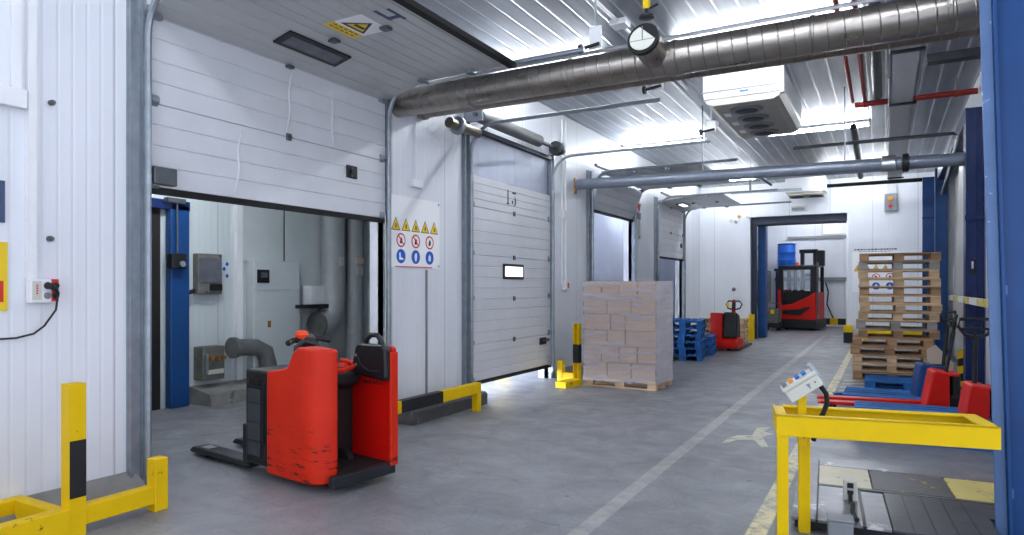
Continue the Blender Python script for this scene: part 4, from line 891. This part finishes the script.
# cable tray
t = thing('cable_tray', 'perforated metal cable tray under the ceiling above the tall pallet stack', 'cable tray', (.22, 8.4, 4.36))
m = MB(); m.box(-.15, .15, 0, 12.2, 0, .012); m.box(-.15, -.14, 0, 12.2, 0, .07); m.box(.14, .15, 0, 12.2, 0, .07); m.build('tray', 'tray', t)
for k in range(5): bx(-.17, .19, .6+2.6*k, .66+2.6*k, -.03, .0).build('support_bar', 'plastic', t); bx(-.18, -.165, .6+2.6*k, .66+2.6*k, -.03, CZ-4.362).build('hanger', 'alu', t)
m = MB()
for k, x in enumerate((-.09, -.03, .04, .09)): m.cyl((x, 0, .03), (x, 12.2, .03), .016, 6)
m.build('cables', 'plastic', t, True)
# sprinkler pipes and black pipes
t = thing('sprinkler_pipe', 'red sprinkler pipe crossing at right under the ceiling', 'pipe', (-.42, 12.0, 4.5)); MB().cyl((0, 0, 0), (1.62, 0, 0), .045, 12).build('pipe', 'redpipe', t, True)
for k in range(3): MB().lathe([(.045, -.03), (.058, -.02), (.058, .02), (.045, .03)], 12, 0, (.15+.6*k, 0, 0)).build('joint', 'redpipe', t, True); bx(.14+.6*k, .16+.6*k, -.01, .01, .04, .246).build('hanger', 'galvdk', t)
tag(MB().cyl((0, 0, 0), (0, 7.6, 0), .03, 10).build('sprinkler_pipe', 'redpipe', None, True, loc=(-.45, 4.4, 4.56)), 'red pipe running along the ceiling, left one of two', 'pipe')
tag(MB().cyl((0, 0, 0), (0, 7.6, 0), .03, 10).build('sprinkler_pipe', 'redpipe', None, True, loc=(-.28, 4.4, 4.56)), 'red pipe running along the ceiling, right one of two', 'pipe')
tag(MB().cyl((0, 0, 0), (0, 6.6, 0), .065, 12).build('ceiling_pipe', 'steelblk', None, True, loc=(-.10, 5.0, 4.5)), 'thick black pipe along the ceiling beside the red pipes', 'pipe')
tag(MB().cyl((0, 0, 0), (0, 4.2, -.3), .06, 12).build('ceiling_pipe', 'steelblk', None, True, loc=(-.5, 13.6, 4.5)), 'black pipe along the ceiling beyond the red crossing pipe', 'pipe')
tag(bx(0, 1.3, -.06, .06, 0, .09).build('ceiling_rail', 'steelblk', loc=(.37, 8.0, 3.86), bevel=.006), 'short dark steel rail by the blue gate column under the ceiling', 'rail')
# conduit with box on the ceiling, wall-bracket unit, hanging valve
t = thing('ceiling_conduit', 'white cable conduit with junction box on the ceiling by the duct branch', 'conduit', (-2.74, 7.55, CZ))
MB().tube([(-.1, -4.5, -.03), (0, 0, -.03)], .022, 8).build('left_run', 'white', t, True); MB().tube([(0, 0, -.03), (.02, 3.0, -.03)], .022, 8).build('right_run', 'white', t, True); bx(-.1, .1, -.1, .1, -.07, -.0).build('box', 'white', t, bevel=.01)
t = thing('ceiling_conduit', 'white cable conduit with small box left of the ceiling cooler', 'conduit', (-2.85, 13.0, CZ))
MB().tube([(.06, -3.6, -.03), (0, 0, -.03), (-.05, 3, -.03)], .022, 8).build('run', 'white', t, True); bx(-.08, .08, -.08, .08, -.07, -.0).build('box', 'white', t, bevel=.01)
for (x, y, z, l) in ((-2.68, 6.62, 4.14, 'over the big duct, left of its open branch'), (-2.40, 7.92, 4.0, 'at the end of the second dock door track'), (-2.34, 10.5, 4.0, 'left of the ceiling cooler')):
    t = thing('track_bracket', 'white perforated steel bracket under the ceiling ' + l, 'bracket', (x, y, z))
    bx(-.07, .07, 0, .02, -.02, .22 if z > 4.1 else .16).build('plate', 'white', t, bevel=.004); bx(-.008, .008, .005, .02, .1, CZ-z-.003).build('hanger', 'alu', t); MB().tube([(-.16, -.03, -.01), (.06, -.03, .02)], .018, 8).build('bolt_bar', 'steelblk', t, True)
    MB().lathe([(.02, -.02), (.05, -.015), (.05, .015), (.02, .02)], 12, 0, (-.15, -.03, -.01)).build('bolt_head', 'steelblk', t, True)
t = thing('hanging_valve', 'small yellow and black hanging valve above the duct branch', 'valve', (-2.16, 6.75, 4.38)); MB().cyl((0, 0, .0), (0, 0, CZ-4.382), .022, 10).build('stem', 'steelblk', t, True); bx(-.03, .03, -.035, .035, .1, .3).build('tag', 'signy', t, bevel=.005); MB().lathe([(.02, 0), (.08, .01), (.08, .03), (.02, .06)], 16).build('cap', 'steelblk', t, True)
MB().tube([(.02, 0, .1), (.12, 0, .13)], .012, 6).build('lever', 'steelblk', t, True)

# ceiling cooler with four fans
t = thing('ceiling_cooler', 'white ceiling mounted cooler with four round fans underneath', 'cooler', (-1.80, 10.0, 4.28))
MB().prism([(-.55, .47), (-.55, .16), (-.53, .07), (.53, .07), (.55, .16), (.55, .47)], 1, 0, 2.5).build('casing', 'white', t, bevel=.02, seg=3)
MB().prism([(-.56, .10), (-.50, .01), (-.42, -.03), (.42, -.03), (.50, .01), (.56, .10)], 1, .03, 2.47).build('drip_tray', 'beige', t, bevel=.015, seg=3)
bx(-.565, .565, -.012, .02, .16, .185).build('front_seam', 'grey', t); bx(-.02, .1, -.014, -.0, .12, .145).build('badge', 'signb', t); bx(.53, .57, -.02, .1, .05, .47).build('corner_trim', 'alu', t)
for k in range(4):
    y = .42+.56*k
    f = MB().lathe([(.215, 0), (.235, -.0), (.235, -.018), (.215, -.03)], 28, 2, (.0, y, -.03)).build('fan_ring', 'grey', t, True)
    MB().lathe([(.21, .0), (.21, -.02), (.1, -.034), (.05, -.036)], 28, 2, (.0, y, -.034)).build('fan_grille', 'fan', f, True)
for k in range(3): bx(-.36, -.27, .55+.62*k, .75+.62*k, -.035, -.03).build('sticker', 'sign', t)
MB().prism([(-.40, .16), (-.34, .16), (-.37, .22)], 2, -.034, -.03).build('warning_sticker', 'signy', t)
for y in (.2, 2.2):
    for x in (-.5, .5): bx(x-.02, x+.02, y, y+.05, .46, .468).build('mount', 'alu', t)
t = thing('wall_cooler', 'white cooler under the ceiling above the far opening', 'cooler', (-1.96, 20.4, 4.22)); bx(-.52, .52, 0, .8, .05, .5).build('casing', 'white', t, bevel=.02); bx(-.45, .45, .02, .78, -.04, .05).build('drip_tray', 'beige', t, bevel=.02)
for x in (-.25, .25): MB().lathe([(.18, 0), (.19, -.02), (.1, -.03)], 20, 2, (x, .4, -.04)).build('fan', 'fan', t, True)
bx(-.5, .5, .3, .34, .5, CZ-4.222).build('hanger', 'alu', t)
t = thing('wall_lamp', 'small white emergency lamp above the far opening', 'lamp', (-2.25, FY, 3.88)); bx(-.2, .2, -.09, 0, 0, .13).build('housing', 'offwhite', t, bevel=.02); bx(-.17, .17, -.1, -.09, .01, .08).build('lens', 'grey', t, bevel=.01)
t = thing('stand_bracket', 'small steel bracket frame on the rail near the far ceiling', 'bracket', (-3.0, 18.0, 4.05)); MB().tube([(-.02, 0, 0), (-.02, 0, .55)], .03, 8).build('post', 'galvdk', t, True); MB().tube([(0, 0, .5), (.5, .0, .12)], .03, 8).build('brace', 'galvdk', t, True)
bx(-.5, 1.2, -.03, .03, -.05, .01).build('rail', 'galv', t); bx(-.03, .01, -.02, .02, .5, CZ-4.053).build('hanger', 'alu', t)
t = thing('pendant_switch', 'grey two button switch box with warning light high on the far wall', 'switch', (.15, FY, 3.72)); bx(-.16, .16, -.12, 0, 0, .5).build('housing', 'grey', t, bevel=.02); MB().lathe([(.05, -.05), (.065, -.03), (.065, 0)], 14, 1, (-.02, -.12, .34)).build('orange_light', 'btnorg', t, True)
MB().lathe([(.04, -.04), (.05, -.03), (.05, 0)], 14, 1, (-.02, -.12, .14)).build('red_button', 'signr', t, True); bx(-.1, .12, -.1, 0, .5, 1.02).build('feed_duct', 'tray', t)

# ------------------------------------------------------------------ signs and fittings on the walls
def circ(m, c, r, a, x0, x1, n=20): return m.prism([(c[0]+r*math.cos(2*PI*k/n), c[1]+r*math.sin(2*PI*k/n)) for k in range(n)], a, x0, x1)
def safety_board(t, axis, W, H, sgn):
    """board centred on (0, 0..H); axis 0: on the left wall (faces +x), axis 1: on the far wall (faces -y)"""
    def d(k): return (0, k) if axis == 0 else (-k, 0)
    def pr(poly, lo, hi, nm, m, par): mb = MB(); a, b = (lo, hi) if axis == 0 else (-hi, -lo); mb.prism(poly, axis, a, b); return mb.build(nm, m, par)
    bd = pr([(-W/2, 0), (W/2, 0), (W/2, H), (-W/2, H)], 0, .012, 'board', 'sign', t)
    for k in range(5):
        u = (-.40+.2*k)*W*.95; v = H*.60; s = W*.085
        b = pr([(u-s, v-s*.85), (u+s, v-s*.85), (u, v+s*.95)], .012, .0135, 'warning_triangle', 'signk', t); pr([(u-s*.84, v-s*.75), (u+s*.84, v-s*.75), (u, v+s*.78)], .0135, .0145, 'triangle_fill', 'signy', b)
        i = s*.3; pr([(u-i*.5, v-s*.5), (u+i*(.3+.2*(k % 3)), v-s*.5), (u+i*.4, v-.0), (u-i*.2, v+s*.15)], .0145, .0155, 'pictogram', 'signk', b)
    for k in range(3):
        u = (-.27+.27*k)*W*1.05; s = W*.085
        v = H*.38; m = MB(); a = (.012, .0135) if axis == 0 else (-.0135, -.012); circ(m, (u, v), s, axis, *a); b = m.build('prohibition_ring', 'signr', t)
        m = MB(); a = (.0135, .0145) if axis == 0 else (-.0145, -.0135); circ(m, (u, v), s*.78, axis, *a); m.build('ring_centre', 'sign', b)
        pr([(u-s*.3, v-s*.45), (u+s*.2, v-s*.45), (u+s*.28, v+s*.1), (u+.0, v+s*.45), (u-s*.2, v+s*.1)], .0145, .0152, 'pictogram', 'signk', b)
        if k < 2: pr([(u-s*.62, v+s*.5), (u-s*.5, v+s*.62), (u+s*.62, v-s*.5), (u+s*.5, v-s*.62)], .0152, .0165, 'slash', 'signr', b)
        v = H*.155; m = MB(); a = (.012, .0135) if axis == 0 else (-.0135, -.012); circ(m, (u, v), s, axis, *a); b = m.build('mandatory_disc', 'signb', t)
        q = [[(-.4, .5), (-.1, .5), (-.05, -.1), (.5, -.3), (.5, -.5), (-.4, -.5)], [(-.3, .1), (-.15, .5), (.25, .55), (.3, .1), (.15, -.6), (-.15, -.6)], [(-.3, .1), (0, .55), (.3, .1), (.25, -.5), (-.25, -.5)]][k]
        pr([(u+s*x, v+s*y) for x, y in q], .0135, .0145, 'pictogram', 'sign', b)
    return pr
t = thing('safety_sign', 'white safety board with yellow, red and blue symbols between the first two docks', 'sign', (WX, 6.75, 1.84))
pr = safety_board(t, 0, 1.03, .87, 1)
pr([(-.40, .004), (.35, .004), (.35, .016), (-.40, .016)], .012, .013, 'red_footer', 'signr', t)
for (u, v) in ((-.49, .84), (.49, .84), (-.49, .03), (.49, .03)): MB().cyl((.012, u, v), (.018, u, v), .012, 8).build('screw', 'galvdk', t, True)
t = thing('safety_sign', 'white safety board on the far wall seen through the tall pallet stack', 'sign', (-.22, FY, 1.45)); pr = safety_board(t, 1, 1.2, 1.15, 1)
for r_ in range(2):
    x = -.55+.12*r_
    while x < .5-.1*r_:
        wd = random.uniform(.03, .08); pr([(x, 1.20+.0-.07*r_), (x+wd, 1.20-.07*r_), (x+wd, 1.235-.07*r_), (x, 1.235-.07*r_)], .0, .006, 'heading_letters', 'signk', t); x += wd+.02
t = thing('yellow_sign', 'yellow sign with red patch at the left edge of the front wall', 'sign', (WX, 2.09, 1.44)); bx(0, .012, -.19, .19, 0, .46).build('plate', 'signy', t); bx(.012, .014, -.15, .165, .06, .2).build('red_patch', 'signr', t)
t = thing('slate_sign', 'dark slate blue sign above the yellow sign on the front wall', 'sign', (WX, 2.1, 2.03)); bx(0, .012, -.17, .165, 0, .28).build('plate', 'signdb', t); bx(.012, .013, -.14, .135, .03, .25).build('face', 'signdb', t)
t = thing('socket_box', 'white wall socket box with red socket and black plug on the front left wall', 'socket', (WX, 2.48, 1.49))
bx(0, .07, -.09, .045, 0, .165).build('housing', 'white', t, bevel=.008); bx(0, .072, .045, .09, .01, .165).build('red_socket', 'signr', t, bevel=.006); bx(.07, .073, -.08, -.02, .02, .15).build('switch_plate', 'offwhite', t, bevel=.003)
for (y, z) in ((.015, .12), (.015, .05), (.068, .12), (.068, .05)): MB().lathe([(.022, 0), (.024, .004), (.018, .006)], 14, 0, (.07, y, z)).build('socket_face', 'grey' if y < .05 else 'steelblk', t, True)
for k in range(4): bx(.073, .075, -.055, -.045, .06+.018*k, .072+.018*k).build('marking', 'signr', t)
pg = MB().tube([(.075, .015, .12), (.115, .02, .115), (.12, .045, .09), (.1, .068, .06)], .02, 10, True, [.026, .022, .016, .012]).build('plug', 'signk', t, True)
MB().tube([(.1, .068, .06), (.09, .06, -.05), (.06, .0, -.16), (.05, -.06, -.21), (.03, -.16, -.235), (.02, -.3, -.235), (.02, -.5, -.24)], .007, 6).build('power_cable', 'signk', pg, True)
tag(bx(0, .04, -.027, .027, 0, CZ-1.66).build('wall_trunking', 'white', loc=(WX, 2.418, 1.655)), 'white vertical trunking running up from the socket box', 'trunking')
t = thing('wall_ledge', 'white boxed ledge on the upper front left wall', 'ledge', (WX, 1.9, 2.81)); bx(0, .06, -.6, .48, 0, .13).build('box', 'white', t, bevel=.006); bx(.0, .03, .40, .46, .13, 1.9).build('upright', 'white', t, bevel=.004)
for (y, z, l) in ((2.55, 2.9, 'upper'), (2.54, 1.94, 'lower')): tag(MB().lathe([(.02, 0), (.02, .03), (.012, .05)], 10, 0).build('wall_bolt', 'galvdk', None, True, loc=(WX, y, z)), '%s small steel bolt on the front left wall panel' % l, 'bolt')
t = thing('wall_trunking', 'white conduit with small box above the safety board', 'trunking', (WX, 6.74, 2.84)); bx(0, .03, -.015, .015, .1, 1.2).build('conduit', 'white', t); bx(0, .06, -.09, .11, 0, .1).build('box', 'white', t, bevel=.008)
tag(bx(0, .02, -.012, .012, 0, 1.63).build('panel_joint', 'grey', loc=(WX, 6.98, .19)), 'thin vertical joint strip running down below the safety board', 'strip')
t = thing('wall_trunking', 'white conduit with two small boxes right of the second dock door', 'trunking', (WX, 11.2, 1.55)); bx(0, .03, -.1, -.07, .1, 3.1).build('left_conduit', 'white', t); bx(0, .03, .05, .08, .1, 3.1).build('right_conduit', 'white', t); bx(0, .06, -.15, .0, 1.3, 1.45).build('upper_box', 'white', t, bevel=.008); r_ = bx(0, .06, -.05, .12, 0, .16).build('lower_box', 'white', t, bevel=.008); bx(.06, .065, .04, .1, .03, .13).build('red_label', 'signr', r_)
t = thing('alarm_sign', 'small red triangle sign and pull cord between the third and fourth docks', 'sign', (WX, 15.5, 2.8)); MB().prism([(-.12, .8), (.12, .8), (0, .6)], 0, 0, .015).build('triangle', 'signr', t); bx(0, .01, -.12, .12, .42, .58).build('text_plate', 'grey', t); bx(0, .02, -.03, -.01, .0, .42).build('cord', 'offwhite', t); bx(0, .04, -.06, .04, -.05, .02).build('end_box', 'offwhite', t)
tag(MB().lathe([(.06, 0), (.06, -.03), (.03, -.05)], 14, 1).build('round_fitting', 'galvdk', None, True, loc=(-4.11, FY, 1.53)), 'small dark round knob on the far white wall', 'knob')
t = thing('wall_fittings', 'small brass and white hose fittings high on the far white wall', 'fitting', (-3.95, FY, 3.72)); 
for k, (x, z, m_) in enumerate(((-.25, -.06, 'offwhite'), (0, .06, 'brass'), (.25, .04, 'offwhite'), (-.1, -.1, 'grey'))): MB().lathe([(.05, -.06), (.05, 0)], 10, 1, (x, 0, z)).build('fitting', m_, t, True)

# painted floor marks
def flat(pts, m='mark', nm='floor_marking'): return MB().prism(pts, 2, .0005, .003).build(nm, m)
tag(flat([(-1.46, 7.05), (-1.44, 7.32), (-1.39, 7.49), (-1.25, 7.57), (-1.27, 8.0), (-1.14, 8.1), (-1.17, 7.81), (-1.05, 7.76), (-1.14, 7.55), (-1.02, 7.1), (-1.07, 7.05), (-1.2, 7.35), (-1.35, 7.27), (-1.4, 7.11)]), 'worn cream painted fork shaped mark on the floor by the yellow frame', 'floor mark')
for k, l in enumerate(('nearest', 'second', 'third', 'farthest')): tag(flat([(-.62, 11.4+.42*k), (-.30, 11.62+.42*k), (-.30, 11.76+.42*k), (-.62, 11.54+.42*k)]), '%s of four white hatch stripes left of the tall pallet stack' % l, 'floor mark', 'hatch stripes')

# ------------------------------------------------------------------ camera, world, colour
cd = bpy.data.cameras.new('camera'); cam = bpy.data.objects.new('camera', cd); COL.objects.link(cam)
cd.sensor_width = 36; cd.lens = 670/1024*36; cd.shift_y = 19.5/1024; cd.clip_end = 200; cd.clip_start = .05
cam.location = (0, 0, 1.6); cam.rotation_euler = (PI/2, 0, R(29.1)); SC.camera = cam
w = bpy.data.worlds.new('world'); SC.world = w; w.use_nodes = True
bg = w.node_tree.nodes.get('Background') or w.node_tree.nodes.new('ShaderNodeBackground')
bg.inputs[0].default_value = (.80, .86, 1, 1); bg.inputs[1].default_value = 1.0
SC.view_settings.view_transform = 'Standard'; SC.view_settings.look = 'None'; SC.view_settings.gamma = 1
SC.view_settings.exposure = 1.2; SC.view_settings.use_curve_mapping = False
